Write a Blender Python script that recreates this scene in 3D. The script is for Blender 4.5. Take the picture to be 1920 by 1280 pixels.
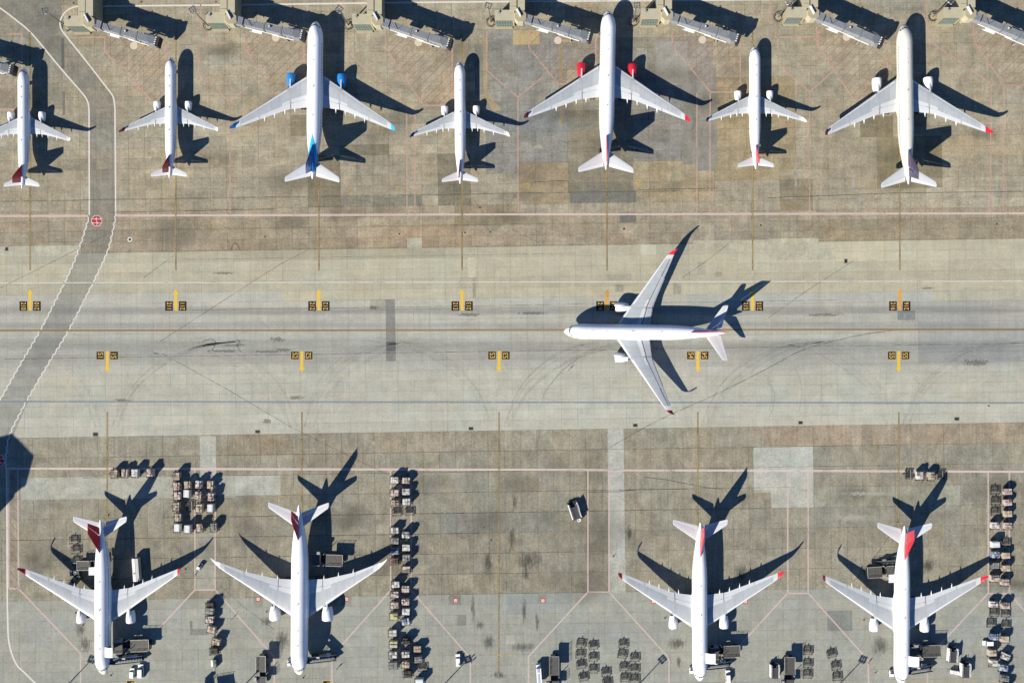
import bpy, bmesh, math, random
from mathutils import Vector, Matrix
R = math.radians
random.seed(7)
for o in list(bpy.data.objects): bpy.data.objects.remove(o)
SC = bpy.context.scene
COL = SC.collection

# ------------------------------------------------------------------ camera, sky, sun, exposure
# plan units: 5 to the metre, x to the right and y downwards as on the apron survey
H = 370.0; NX, NY = 1030.0, 705.0
cam_d = bpy.data.cameras.new('camera'); cam = bpy.data.objects.new('camera', cam_d); COL.objects.link(cam)
cam.location = ((NX-960)/5, (640-NY)/5, H)
cam_d.sensor_width = 36; cam_d.lens = 36*H/384.0
cam_d.shift_x = (960-NX)/1920; cam_d.shift_y = (NY-640)/1920
cam_d.clip_start = 1; cam_d.clip_end = 5000
SC.camera = cam
SC.cycles.max_bounces = 5; SC.cycles.diffuse_bounces = 2; SC.cycles.glossy_bounces = 2; SC.cycles.transparent_max_bounces = 14
SUN_EL = R(32.3); SH = Vector((0.687, 0.727, 0)).normalized()      # shadows fall this way
world = bpy.data.worlds.new('World'); SC.world = world; world.use_nodes = True
wn = world.node_tree; wn.nodes.clear()
sky = wn.nodes.new('ShaderNodeTexSky'); sky.sky_type = 'NISHITA'; sky.sun_disc = False
sky.sun_elevation = SUN_EL; sky.sun_rotation = math.atan2(-SH.x, -SH.y); sky.air_density = 1.0; sky.dust_density = 0.0; sky.ozone_density = 10.0
bg = wn.nodes.new('ShaderNodeBackground'); bg.inputs[1].default_value = 0.062
wo = wn.nodes.new('ShaderNodeOutputWorld')
wn.links.new(sky.outputs[0], bg.inputs[0]); wn.links.new(bg.outputs[0], wo.inputs[0])
sl = bpy.data.lights.new('sun', 'SUN'); sl.energy = 5.0; sl.angle = R(0.5); sl.color = (1.0, 0.92, 0.78)
so = bpy.data.objects.new('sun', sl); COL.objects.link(so); so.location = (0, 0, 200)
d = Vector((SH.x*math.cos(SUN_EL), SH.y*math.cos(SUN_EL), -math.sin(SUN_EL)))
so.rotation_euler = d.to_track_quat('-Z', 'Y').to_euler()
SC.view_settings.view_transform = 'Standard'; SC.view_settings.look = 'None'
SC.view_settings.exposure = 0.9; SC.view_settings.gamma = 1; SC.view_settings.use_curve_mapping = False
KV = (1.65, 1.61, 1.615)     # how brightly a sunlit level surface of albedo 1 comes out (r, g, b)

# ------------------------------------------------------------------ helpers
def P(px, py, z=0.0):
    """plan position (seen at height z) -> metres"""
    k = 1 - z/H
    return Vector((cam.location.x + (px-NX)/5*k, cam.location.y + (NY-py)/5*k, z))
def lin(c):
    c = c/255.0
    return c/12.92 if c <= 0.04045 else ((c+0.055)/1.055)**2.4
def S(r, g, b, k=None):
    k = (k or 1.27)/1.27
    return (lin(r)/k/KV[0], lin(g)/k/KV[1], lin(b)/k/KV[2], 1)

class NT:
    """tiny node writer"""
    def __init__(s, name):
        s.m = bpy.data.materials.new(name); s.m.use_nodes = True; s.t = s.m.node_tree; s.t.nodes.clear()
        s.out = s.t.nodes.new('ShaderNodeOutputMaterial')
    def n(s, typ, ins=None, **kw):
        nd = s.t.nodes.new(typ)
        for k, v in kw.items(): setattr(nd, k, v)
        for k, v in (ins or {}).items(): s.set(nd.inputs[k], v)
        return nd
    def set(s, sock, v):
        if isinstance(v, bpy.types.NodeSocket): s.t.links.new(v, sock)
        else: sock.default_value = v
    def math(s, op, a, b=0.0, c=None, clamp=False):
        nd = s.t.nodes.new('ShaderNodeMath'); nd.operation = op; nd.use_clamp = clamp
        s.set(nd.inputs[0], a); s.set(nd.inputs[1], b)
        if c is not None: s.set(nd.inputs[2], c)
        return nd.outputs[0]
    def noise(s, vec, scale, detail=4, rough=0.6, dist=0.0):
        nd = s.n('ShaderNodeTexNoise', {'Scale': scale, 'Detail': detail, 'Roughness': rough, 'Distortion': dist})
        s.set(nd.inputs['Vector'], vec); return nd.outputs[0]
    def pos(s, scale=(1, 1, 1), off=(0, 0, 0)):
        g = s.n('ShaderNodeNewGeometry')
        mp = s.n('ShaderNodeMapping'); s.set(mp.inputs[0], g.outputs[0]); mp.inputs[1].default_value = off; mp.inputs[3].default_value = scale
        return mp.outputs[0]
    def objc(s, scale=(1, 1, 1)):
        g = s.n('ShaderNodeTexCoord'); mp = s.n('ShaderNodeMapping'); s.set(mp.inputs[0], g.outputs['Object']); mp.inputs[3].default_value = scale
        return mp.outputs[0]
    def rng(s, v, a, b, c, d):
        nd = s.n('ShaderNodeMapRange'); s.set(nd.inputs[0], v)
        for i, x in enumerate((a, b, c, d)): nd.inputs[i+1].default_value = x
        return nd.outputs[0]
    def mix(s, f, a, b, blend='MIX'):
        nd = s.n('ShaderNodeMix', data_type='RGBA', blend_type=blend)
        s.set(nd.inputs[0], f); s.set(nd.inputs[6], a); s.set(nd.inputs[7], b); return nd.outputs[2]
    def scale(s, col, f):
        nd = s.n('ShaderNodeVectorMath', operation='SCALE'); s.set(nd.inputs[0], col); s.set(nd.inputs['Scale'], f); return nd.outputs[0]
    def bsdf(s, col, rough=0.8, metal=0.0, spec=0.3, normal=None, coat=0.0):
        b = s.n('ShaderNodeBsdfPrincipled'); s.set(b.inputs['Base Color'], col); s.set(b.inputs['Roughness'], rough)
        b.inputs['Metallic'].default_value = metal; b.inputs['Specular IOR Level'].default_value = spec
        b.inputs['Coat Weight'].default_value = coat
        if normal is not None: s.set(b.inputs['Normal'], normal)
        return b.outputs[0]
    def bump(s, h, strength=0.3, dist=0.02):
        b = s.n('ShaderNodeBump'); b.inputs['Strength'].default_value = strength; b.inputs['Distance'].default_value = dist
        s.set(b.inputs['Height'], h); return b.outputs[0]
    def done(s, sh):
        s.t.links.new(sh, s.out.inputs[0]); return s.m
    def alpha(s, sh, a):
        tr = s.n('ShaderNodeBsdfTransparent'); mx = s.n('ShaderNodeMixShader')
        s.set(mx.inputs[0], a); s.t.links.new(tr.outputs[0], mx.inputs[1]); s.t.links.new(sh, mx.inputs[2]); return mx.outputs[0]

_M = {}
def paint(name, col, rough=0.45, metal=0.0, dirt=0.12, spec=0.4, scale=1.2, coat=0.0):
    """plain painted or bare surface with grime and small wear"""
    if name in _M: return _M[name]
    t = NT(name); v = t.objc()
    a = t.noise(v, scale, 5, 0.65); b = t.noise(v, scale*9, 3, 0.6)
    f = t.math('ADD', t.rng(a, 0.3, 0.7, 1-dirt, 1.0), t.rng(b, 0.3, 0.7, -dirt*0.45, dirt*0.25))
    c = t.scale(col[:3]+(1,) if False else t.n('ShaderNodeRGB').outputs[0], f)
    for nd in t.t.nodes:
        if nd.bl_idname == 'ShaderNodeRGB': nd.outputs[0].default_value = tuple(col[:3])+(1,)
    r = t.rng(a, 0.3, 0.7, min(1, rough+0.12), max(0.05, rough-0.05))
    _M[name] = t.done(t.bsdf(c, r, metal, spec, coat=coat)); return _M[name]

def worn_paint(name, col, wear=0.35, scale=1.6, alpha_max=0.95):
    """road paint that lets the concrete through where it is worn"""
    if name in _M: return _M[name]
    t = NT(name); v = t.pos()
    a = t.noise(v, scale, 6, 0.7); b = t.noise(v, scale*0.12, 3, 0.5); c = t.noise(v, 7.0, 3, 0.7)
    m = t.math('ADD', t.math('MULTIPLY', a, 0.55), t.math('ADD', t.math('MULTIPLY', b, 0.45), t.math('MULTIPLY', c, 0.2)))
    al = t.rng(m, 0.38+wear*0.35, 0.52+wear*0.35, 0.12, alpha_max)
    rgb = t.n('ShaderNodeRGB').outputs[0]
    for nd in t.t.nodes:
        if nd.bl_idname == 'ShaderNodeRGB': nd.outputs[0].default_value = col
    cc = t.scale(rgb, t.rng(c, 0.3, 0.7, 0.85, 1.08))
    _M[name] = t.done(t.alpha(t.bsdf(cc, 0.85, 0, 0.2), al)); return _M[name]

def concrete(name, src, streak=(1, 1), mott=1.0):
    """src: 'obj' (object colour), 'attr' (colour attribute slab_tint) or a colour"""
    if name in _M: return _M[name]
    t = NT(name); v = t.pos()
    if src == 'obj': base = t.n('ShaderNodeObjectInfo').outputs['Color']
    elif src == 'attr': base = t.n('ShaderNodeAttribute', attribute_name='slab_tint').outputs['Color']
    else:
        nd = t.n('ShaderNodeRGB'); nd.outputs[0].default_value = src; base = nd.outputs[0]
    big = t.noise(v, 0.022, 4, 0.6); mid = t.noise(v, 0.16, 6, 0.68, 0.6); fine = t.noise(v, 1.3, 6, 0.72)
    vs = t.pos((streak[0], streak[1], 1)); st = t.noise(vs, 0.5, 5, 0.62)
    vs2 = t.pos((0.9, 0.07, 1), (31, 5, 0)); st2 = t.noise(vs2, 1.0, 4, 0.6)
    f = t.rng(big, 0.3, 0.7, 1-0.07*mott, 1+0.07*mott)
    f = t.math('MULTIPLY', f, t.rng(mid, 0.25, 0.75, 1-0.24*mott, 1+0.20*mott))
    f = t.math('MULTIPLY', f, t.rng(fine, 0.25, 0.75, 1-0.27*mott, 1+0.25*mott))
    f = t.math('MULTIPLY', f, t.rng(st, 0.3, 0.7, 1-0.10*mott, 1+0.08*mott))
    f = t.math('MULTIPLY', f, t.rng(st2, 0.3, 0.7, 1-0.08*mott, 1+0.08*mott))
    # old oil and rubber spots
    sp = t.noise(t.pos((1, 1, 1), (7, 3, 0)), 0.55, 7, 0.75)
    f = t.math('MULTIPLY', f, t.rng(sp, 0.64, 0.8, 1.0, 0.62))
    c = t.scale(base, f)
    # rust and moss tinge drifting over the slabs
    tn = t.noise(t.pos((1, 1, 1), (50, 80, 0)), 0.07, 4, 0.6)
    c = t.mix(t.rng(tn, 0.42, 0.7, 0, 0.5), c, t.mix(1.0, c, (1.06, 0.99, 0.90, 1), 'MULTIPLY'))
    c = t.mix(t.rng(tn, 0.5, 0.28, 0, 0.45), c, t.mix(1.0, c, (0.94, 1.0, 0.98, 1), 'MULTIPLY'))
    bp = t.bump(t.math('ADD', fine, t.noise(v, 6, 3, 0.6)), 0.25, 0.02)
    _M[name] = t.done(t.bsdf(c, 0.92, 0, 0.15, bp)); return _M[name]

def stain(name, col, amax, scale=0.6, stretch=(1, 1), lo=0.42, hi=0.62, disc=True):
    """soft-edged soiling on a unit sheet (object space -1..1)"""
    if name in _M: return _M[name]
    t = NT(name); o = t.objc()
    sx = t.n('ShaderNodeSeparateXYZ'); t.set(sx.inputs[0], o)
    if disc:
        rr = t.math('SQRT', t.math('ADD', t.math('POWER', t.math('ABSOLUTE', sx.outputs[0]), 2.0), t.math('POWER', t.math('ABSOLUTE', sx.outputs[1]), 2.0)))
        fall = t.rng(rr, 0.15, 1.0, 1.0, 0.0)
    else:
        fall = t.math('MULTIPLY', t.rng(t.math('ABSOLUTE', sx.outputs[1]), 0.25, 1.0, 1.0, 0.0), t.rng(t.math('ABSOLUTE', sx.outputs[0]), 0.86, 1.0, 1.0, 0.0))
    nz = t.noise(t.pos((stretch[0], stretch[1], 1)), scale, 7, 0.72)
    m = t.rng(t.math('ADD', nz, t.math('MULTIPLY', t.math('SUBTRACT', fall, 0.55), 0.42)), lo, hi, 0.0, 1.0)
    al = t.math('MULTIPLY', t.math('MULTIPLY', m, t.rng(fall, 0, 0.25, 0, 1)), amax)
    _M[name] = t.done(t.alpha(t.bsdf(col, 0.9, 0, 0.1), al)); return _M[name]

class MB:
    def __init__(s): s.v = []; s.f = []; s.m = []
    def add(s, vs, fs, mat=0):
        o = len(s.v); s.v += [tuple(p) for p in vs]; s.f += [tuple(i+o for i in f) for f in fs]; s.m += [mat]*len(fs); return s
    def box(s, c, sz, rz=0.0, mat=0, top=(1, 1), tsh=(0, 0), rx=0.0):
        hx, hy, hz = sz[0]/2, sz[1]/2, sz[2]/2
        vs = [Vector((x*hx, y*hy, -hz)) for x, y in ((-1, -1), (1, -1), (1, 1), (-1, 1))] + \
             [Vector((x*hx*top[0]+tsh[0], y*hy*top[1]+tsh[1], hz)) for x, y in ((-1, -1), (1, -1), (1, 1), (-1, 1))]
        m = Matrix.Translation(c) @ Matrix.Rotation(rz, 4, 'Z') @ Matrix.Rotation(rx, 4, 'X')
        return s.add([m @ p for p in vs], [(3, 2, 1, 0), (4, 5, 6, 7), (0, 1, 5, 4), (1, 2, 6, 5), (2, 3, 7, 6), (3, 0, 4, 7)], mat)
    def bar(s, a, b, w, h=None, mat=0):
        """square bar from a to b"""
        a, b = Vector(a), Vector(b); h = h or w; dr = (b-a).normalized()
        up = Vector((0, 0, 1)) if abs(dr.z) < 0.95 else Vector((0, 1, 0))
        x = dr.cross(up).normalized(); y = x.cross(dr).normalized()
        vs = [p + x*i*w/2 + y*j*h/2 for p in (a, b) for i, j in ((-1, -1), (1, -1), (1, 1), (-1, 1))]
        return s.add(vs, [(0, 1, 2, 3), (7, 6, 5, 4), (1, 0, 4, 5), (2, 1, 5, 6), (3, 2, 6, 7), (0, 3, 7, 4)], mat)
    def cyl(s, a, b, r0, r1=None, n=10, mat=0):
        a, b = Vector(a), Vector(b); r1 = r0 if r1 is None else r1; dr = (b-a).normalized()
        up = Vector((0, 0, 1)) if abs(dr.z) < 0.95 else Vector((0, 1, 0))
        x = dr.cross(up).normalized(); y = x.cross(dr).normalized()
        rg = [[p + (x*math.cos(2*math.pi*i/n) + y*math.sin(2*math.pi*i/n))*r for i in range(n)] for p, r in ((a, r0), (b, r1))]
        return s.loft(rg, mat)
    def loft(s, rings, mat=0, cap=True):
        n = len(rings[0]); vs = [p for r in rings for p in r]; fs = []
        for k in range(len(rings)-1):
            for i in range(n):
                j = (i+1) % n; fs.append((k*n+i, k*n+j, (k+1)*n+j, (k+1)*n+i))
        if cap: fs.append(tuple(range(n-1, -1, -1))); fs.append(tuple((len(rings)-1)*n+i for i in range(n)))
        return s.add(vs, fs, mat)
    def torus(s, c, r, rr, n=20, k=6, mat=0):
        rings = []
        vs = []; fs = []
        for i in range(n):
            a = 2*math.pi*i/n
            for j in range(k):
                b = 2*math.pi*j/k; q = r+rr*math.cos(b)
                vs.append((c[0]+q*math.cos(a), c[1]+q*math.sin(a), c[2]+rr*math.sin(b)))
        for i in range(n):
            for j in range(k):
                fs.append((i*k+j, ((i+1) % n)*k+j, ((i+1) % n)*k+(j+1) % k, i*k+(j+1) % k))
        return s.add(vs, fs, mat)
    def prism(s, poly, z0, z1, mat=0, inset=1.0):
        n = len(poly); cx = sum(p[0] for p in poly)/n; cy = sum(p[1] for p in poly)/n
        vs = [(p[0], p[1], z0) for p in poly] + [(cx+(p[0]-cx)*inset, cy+(p[1]-cy)*inset, z1) for p in poly]
        fs = [tuple(range(n-1, -1, -1)), tuple(range(n, 2*n))] + [(i, (i+1) % n, n+(i+1) % n, n+i) for i in range(n)]
        return s.add(vs, fs, mat)
    def build(s, name, mats, parent=None, smooth=False, loc=None, rz=0.0, kind=None, fix=True):
        me = bpy.data.meshes.new(name); me.from_pydata(s.v, [], s.f)
        mats = mats if isinstance(mats, (list, tuple)) else [mats]
        for m in mats: me.materials.append(m)
        if len(mats) > 1: me.polygons.foreach_set('material_index', s.m)
        if fix:
            bm = bmesh.new(); bm.from_mesh(me); bmesh.ops.recalc_face_normals(bm, faces=bm.faces); bm.to_mesh(me); bm.free()
        if smooth:
            me.polygons.foreach_set('use_smooth', [True]*len(me.polygons)); me.set_sharp_from_angle(angle=R(38))
        me.update()
        return link(name, me, parent, loc, rz, kind)
def link(name, data, parent=None, loc=None, rz=0.0, kind=None):
    o = bpy.data.objects.new(name, data); COL.objects.link(o)
    if parent is not None: o.parent = parent
    if loc is not None: o.location = loc
    if rz: o.rotation_euler = (0, 0, rz)
    if kind: o['kind'] = kind
    return o
def thing(name, label, cat, loc=(0, 0, 0), rz=0.0, group=None):
    o = link(name, None, None, loc, rz); o.empty_display_size = 0.3
    return tag(o, label, cat, group)
def tag(o, label, cat=None, group=None):
    o['label'] = label
    if cat: o['category'] = cat
    if group: o['group'] = group
    return o
def copy_tree(src, loc=None, rz=None, parent=None):
    c = src.copy(); COL.objects.link(c)
    if parent is not None: c.parent = parent
    if loc is not None: c.location = loc
    if rz is not None: c.rotation_euler = (0, 0, rz)
    for ch in KIDS(src): copy_tree(ch, None, None, c)
    return c
_kids = {}
def KIDS(o):
    return [x for x in o.children]

# ------------------------------------------------------------------ the setting: pavement
ROT = 0.0155                      # the slab grid lies about 0.9 degrees off the taxiway centreline
DX = 30.5
def grid(u, v):                   # slab-grid plan units -> plan px
    du, dv = u-960, v-640
    return (960+du*math.cos(ROT)+dv*math.sin(ROT), 640-du*math.sin(ROT)+dv*math.cos(ROT))
mat_joint = concrete('joint_filler', S(96, 92, 82), (1, 1), 0.8)
mat_far = concrete('far_concrete', S(150, 145, 128), (0.3, 1), 1.2)
ground = MB().add([(-1500, -1500, -0.09), (1500, -1500, -0.09), (1500, 1500, -0.09), (-1500, 1500, -0.09)], [(0, 1, 2, 3)]).build('ground', mat_far, kind='structure', fix=False)

BROWN = (173, 164, 144); PINK = (171, 159, 138); ASPH = (150, 149, 143)
TAXU = (190, 185, 165); TAXM = (187, 186, 177); TAXL = (190, 189, 177)
CARG = (158, 153, 138); CGREY = (167, 168, 160); LIGHT = (180, 181, 172)
SLABCOL = [  # plan x0,y0,x1,y1, colour (later entries win)
    (-200, 395, 2200, 500, PINK),
    (-200, -100, 130, 200, (155, 150, 135)),
    (905, 55, 1065, 318, ASPH), (1060, 75, 1345, 140, (152, 148, 137)), (1190, 125, 1345, 312, (152, 149, 142)), (1100, 180, 1200, 230, (152, 148, 138)),
    (1065, 215, 1193, 360, (150, 143, 126)), (1068, 340, 1193, 358, (142, 136, 120)),
    (575, 290, 637, 392, (140, 133, 115)), (540, 213, 582, 255, (145, 138, 118)), (820, 290, 872, 382, (140, 134, 116)), (840, 385, 960, 425, (158, 146, 122)),
    (1626, 212, 1660, 249, (140, 131, 110)), (1640, 252, 1755, 352, (152, 142, 117)), (1735, 255, 1760, 350, (144, 134, 112)),
    (640, 270, 730, 300, (146, 138, 120)), (640, 375, 780, 395, (144, 140, 126)),
    (1345, 150, 1500, 330, (168, 154, 126)), (1460, 330, 1530, 395, (150, 140, 118)), (960, 310, 1068, 380, (168, 153, 128)), (1195, 310, 1345, 385, (176, 163, 136)),
    (1400, 405, 1920, 470, (164, 153, 132)), (640, 425, 900, 470, (172, 157, 136)), (200, 440, 480, 480, (170, 157, 137)),
    (440, 805, 640, 850, (152, 141, 122)), (700, 805, 960, 845, (161, 151, 134)), (1440, 795, 1920, 840, (166, 153, 135)),
    (834, 958, 1040, 997, (146, 145, 136)), (1040, 958, 1130, 997, (150, 147, 132)), (834, 1034, 1130, 1112, (154, 148, 133)), (1102, 885, 1142, 1108, (150, 145, 130)),
    (960, 850, 1140, 920, (154, 148, 132)), (1525, 915, 1790, 940, (166, 164, 148)), (1525, 950, 1800, 990, (152, 149, 137)), (1175, 850, 1410, 890, (160, 151, 134)),
    (560, 805, 700, 880, (156, 149, 133)),
]
POURS = []                        # bays cast together: runs of slabs that share a tone
for _i in range(150):
    _y = random.choice((random.uniform(-40, 455), random.uniform(-40, 455), random.uniform(810, 1280))); _x = random.uniform(-100, 1980)
    POURS.append((_x, _y, _x+random.choice((34, 64, 95, 125, 220, 400)), _y+random.choice((20, 20, 40, 60)), random.gauss(1.0, 0.06), random.gauss(0.0, 0.018)))
for _i in range(26):
    _y = random.uniform(465, 800); _x = random.uniform(-100, 1900)
    POURS.append((_x, _y, _x+random.uniform(200, 900), _y+random.choice((20, 20, 40)), random.gauss(1.0, 0.025), random.gauss(0.0, 0.006)))
def slab_colour(u, v, base, rowj, amp, reg):
    px, py = grid(u, v); c = base
    for (x0, y0, x1, y1, cc) in SLABCOL:
        if reg == 'taxiway' or (reg != 'gate_apron') != (y0 > 600): continue
        if x0 <= px <= x1 and y0 <= py <= y1: c = cc
    k = 1 + random.gauss(0, amp) + rowj
    w = random.gauss(0, amp*0.35)
    for (x0, y0, x1, y1, kk, ww) in POURS:
        if x0 <= u <= x1 and y0 <= v <= y1: k *= kk; w += ww
    return (lin(c[0])*k*(1+w)/KV[0], lin(c[1])*k/KV[1], lin(c[2])*k*(1-1.4*w)/KV[2], 1)
def pavement(name, v0, v1, rows, base, amp, rowamp, gap, streak, xoff=0.0, basefn=None, mott=1.0):
    """a joint-filler sheet with one raised slab for every bay of the grid"""
    u0, u1 = -150, 2070
    vv1 = v1
    cs = [P(*grid(u, v)) for u, v in ((u0-400, vv1), (u1+400, vv1), (u1+400, v0), (u0-400, v0))]
    sheet = MB().add([(c.x, c.y, -0.045) for c in cs], [(0, 1, 2, 3)]).build(name, mat_joint, kind='structure', fix=False)
    n = int((u1-u0)/DX); slabs = []
    y = v0; k = 0
    while y < v1-1:
        h = min(rows if not callable(rows) else rows(k), v1-y)
        rj = random.gauss(0, rowamp)
        for i in range(n):
            u = u0 + xoff + i*DX
            cu, cv = u+DX/2, y+h/2
            b = basefn(cu, cv) if basefn else base
            slabs.append((cu, cv, DX, h, slab_colour(cu, cv, b, rj, amp, name)))
        y += h; k += 1
    def inview(s):
        x, yy = grid(s[0], s[1]); return 0 < x < 1920 and 0 < yy < 1280
    order = sorted(range(len(slabs)), key=lambda i: (not inview(slabs[i]), round(-slabs[i][3]), math.hypot(grid(slabs[i][0], slabs[i][1])[0]-NX, grid(slabs[i][0], slabs[i][1])[1]-NY)))
    solo = set(order[:300])
    mo = concrete(name+'_slab_concrete', 'obj', streak, mott); ma = concrete(name+'_slab_concrete_rest', 'attr', streak, mott)
    meshes = {}; vs = []; fs = []; cols = []
    for i, (u, v, w, h, c) in enumerate(slabs):
        x, yy = grid(u, v); p = P(x, yy)
        g = gap*random.choice((0.7, 1, 1, 1.5))
        hx, hy = w/10-g/2, h/10-g/2
        dz = random.uniform(-0.004, 0.0)
        if i in solo:
            key = (round(w, 1), round(h, 1), round(g, 3))
            if key not in meshes:
                mb = MB().add([(-hx, -hy, -0.05), (hx, -hy, -0.05), (hx, hy, -0.05), (-hx, hy, -0.05), (-hx, -hy, 0), (hx, -hy, 0), (hx, hy, 0), (-hx, hy, 0)],
                              [(4, 5, 6, 7), (0, 1, 5, 4), (1, 2, 6, 5), (2, 3, 7, 6), (3, 0, 4, 7)])
                me = bpy.data.meshes.new('slab'); me.from_pydata(mb.v, [], mb.f); me.materials.append(mo); meshes[key] = me
            o = link('slab', meshes[key], sheet, (p.x, p.y, dz), ROT); o.color = c
        else:
            ca, sa = math.cos(ROT), math.sin(ROT); o = len(vs)
            for z in (-0.05, dz):
                for a, b in ((-hx, -hy), (hx, -hy), (hx, hy), (-hx, hy)): vs.append((p.x+a*ca-b*sa, p.y+a*sa+b*ca, z))
            for f in ((4, 5, 6, 7), (0, 1, 5, 4), (1, 2, 6, 5), (2, 3, 7, 6), (3, 0, 4, 7)): fs.append(tuple(o+j for j in f))
            cols += [c]*5
    me = bpy.data.meshes.new('slab_field'); me.from_pydata(vs, [], fs); me.materials.append(ma)
    at = me.attributes.new('slab_tint', 'FLOAT_COLOR', 'FACE')
    at.data.foreach_set('color', [x for c in cols for x in c])
    link('slab_field', me, sheet, kind='stuff')
    return sheet
gate_apron = pavement('gate_apron', -80, 462.3, 19.3, BROWN, 0.030, 0.028, 0.05, (0.35, 1.0), 0.0, None, 1.3)
def taxi_base(u, v):
    px, py = grid(u, v)
    if px > 1715 and 600 < py < 678: return (170, 172, 169)
    if px > 1683 and 570 < py < 601: return (176, 175, 169)
    if py < 555: return TAXU
    if py < 700: return TAXM
    return TAXL
taxiway = pavement('taxiway', 462.3, 806.5, 19.12, TAXM, 0.011, 0.022, 0.035, (0.12, 1.0), 11, taxi_base, 0.62)
cargo_apron = pavement('cargo_apron', 806.5, 1112.1, 38.2, CARG, 0.030, 0.045, 0.06, (0.9, 0.35), 25.0, None, 1.35)
stand_apron = pavement('stand_apron', 1112.1, 1360, 19.1, CGREY, 0.014, 0.022, 0.035, (1, 1), 25.0, None, 0.7)

# repairs laid into the slabs, each a piece of its own
def sheet(name, poly, z, mat, parent, rz=0):
    ps = [P(*q) for q in poly]; c = sum(ps, Vector())/len(ps)
    return MB().add([(p.x-c.x, p.y-c.y, 0) for p in ps], [tuple(range(len(ps)))[::-1]]).build(name, mat, parent, loc=(c.x, c.y, z))
def tilt(x0, y0, x1, y1):
    s = ROT*0.8
    cx, cy = (x0+x1)/2, (y0+y1)/2
    return [(x+s*(y-cy), y-s*(x-cx)) for x, y in ((x0, y0), (x1, y0), (x1, y1), (x0, y1))]
def pc(name, rgb, mott=1.0): return concrete('patch_'+name, S(*rgb), (0.8, 0.8), mott)
REP = [
 (taxiway, (723.5, 561, 741.5, 677), (146, 146, 142)), (taxiway, (724.5, 640, 742, 658), (112, 112, 110)), (taxiway, (694, 562, 723, 582), (172, 170, 158)),
 (taxiway, (877, 483, 891, 520), (205, 200, 178)), (taxiway, (886, 520, 892, 558), (168, 164, 148)), (taxiway, (763, 446, 791, 465), (186, 183, 166)),
 (taxiway, (1683, 582, 1716, 600), (142, 146, 146)), (taxiway, (1139, 514, 1184, 526), (176, 172, 154)), (taxiway, (1153, 533, 1169, 547), (168, 162, 146)),
 (taxiway, (1262, 531, 1277, 551), (172, 168, 152)), (taxiway, (1308, 491, 1323, 516), (174, 170, 154)), (taxiway, (1340, 510, 1354, 519), (174, 170, 152)),
 (taxiway, (0, 461, 152, 480), (190, 187, 170)), (taxiway, (1440, 447, 1535, 468), (192, 188, 168)), (taxiway, (1440, 466, 1567, 487), (192, 188, 168)), (taxiway, (1300, 450, 1445, 470), (190, 186, 166)),
 (cargo_apron, (1141, 803, 1171, 1111), (188, 189, 181)), (cargo_apron, (375, 817, 405, 892), (186, 187, 178)), (cargo_apron, (40, 893, 441, 934), (178, 178, 168)), (cargo_apron, (441, 891, 526, 929), (186, 187, 178)),
 (cargo_apron, (1413, 837, 1525, 918), (190, 191, 183)), (cargo_apron, (1446, 918, 1525, 951), (186, 187, 178)), (cargo_apron, (1413, 918, 1447, 923), (176, 176, 166)),
 (cargo_apron, (368, 1000, 404, 1106), (168, 167, 156)),
 (stand_apron, (1551, 1144, 1598, 1182), (138, 142, 139)), (stand_apron, (841, 1115, 864, 1134), (148, 148, 140)), (stand_apron, (1009, 1113, 1025, 1131), (150, 150, 142)),
 (stand_apron, (640, 1113, 660, 1136), (150, 150, 142)), (stand_apron, (475, 1113, 493, 1137), (150, 150, 142)), (stand_apron, (857, 1152, 874, 1172), (146, 146, 140)), (stand_apron, (950, 1190, 965, 1207), (184, 184, 176)),
 (stand_apron, (356, 1163, 361, 1190), (134, 134, 128)), (stand_apron, (361, 1178, 392, 1190), (138, 138, 132)),
 (gate_apron, (1162, 398, 1193, 417), (126, 124, 118)), (gate_apron, (962, 57, 1012, 84), (186, 170, 132)), (gate_apron, (906, 70, 913.5, 180), (176, 160, 128)), (gate_apron, (890, 83, 906, 178), (148, 144, 134)),
 (gate_apron, (115, 72, 120.5, 129), (112, 110, 106)), (gate_apron, (117, 172, 122, 216), (132, 128, 118)), (gate_apron, (1048, 84, 1056, 235), (160, 146, 120)),
 (gate_apron, (1228, 78, 1290, 160), (160, 157, 149)), (gate_apron, (1068, 358, 1193, 380), (128, 127, 121)),
 (gate_apron, (1280, 128, 1344, 308), (150, 146, 137)), (gate_apron, (1296, 128, 1308, 260), (142, 139, 131)), (gate_apron, (1677, 14, 1730, 21), (150, 146, 136)),
]
for i, (par, r, c) in enumerate(REP):
    sheet('repair_slab', tilt(*r), 0.004+0.0006*(i % 6), pc('%d_%d_%d' % c, c), par)
sheet('repair_slab', [(905, 176), (914, 176), (940, 205), (926, 210)], 0.0085, pc('176_160_128', (176, 160, 128)), gate_apron)

# ------------------------------------------------------------------ service road, markings, wear
def ribbon(name, pts, w, z, mat, parent, closed=False):
    """a strip of width w (metres) along plan points"""
    ps = [P(*q) for q in pts]; L = []; Rr = []; n = len(ps)
    for i, p in enumerate(ps):
        a = ps[i-1] if i > 0 else (ps[-1] if closed else None); b = ps[i+1] if i < n-1 else (ps[0] if closed else None)
        d1 = (p-a).normalized() if a is not None else (b-p).normalized(); d2 = (b-p).normalized() if b is not None else d1
        t = (d1+d2).normalized() if (d1+d2).length > 1e-4 else d1; nn = Vector((-t.y, t.x, 0)); k = 1/max(0.4, nn.dot(Vector((-d1.y, d1.x, 0))))
        L.append(p+nn*w/2*k); Rr.append(p-nn*w/2*k)
    c = sum(ps, Vector())/n
    vs = [(q.x-c.x, q.y-c.y, 0) for q in L+Rr]
    fs = [(i, n+i, n+i+1, i+1) for i in range(n-1)]
    if closed: fs.append((n-1, 2*n-1, n, 0))
    return MB().add(vs, fs).build(name, mat, parent, loc=(c.x, c.y, z), fix=False)
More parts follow.
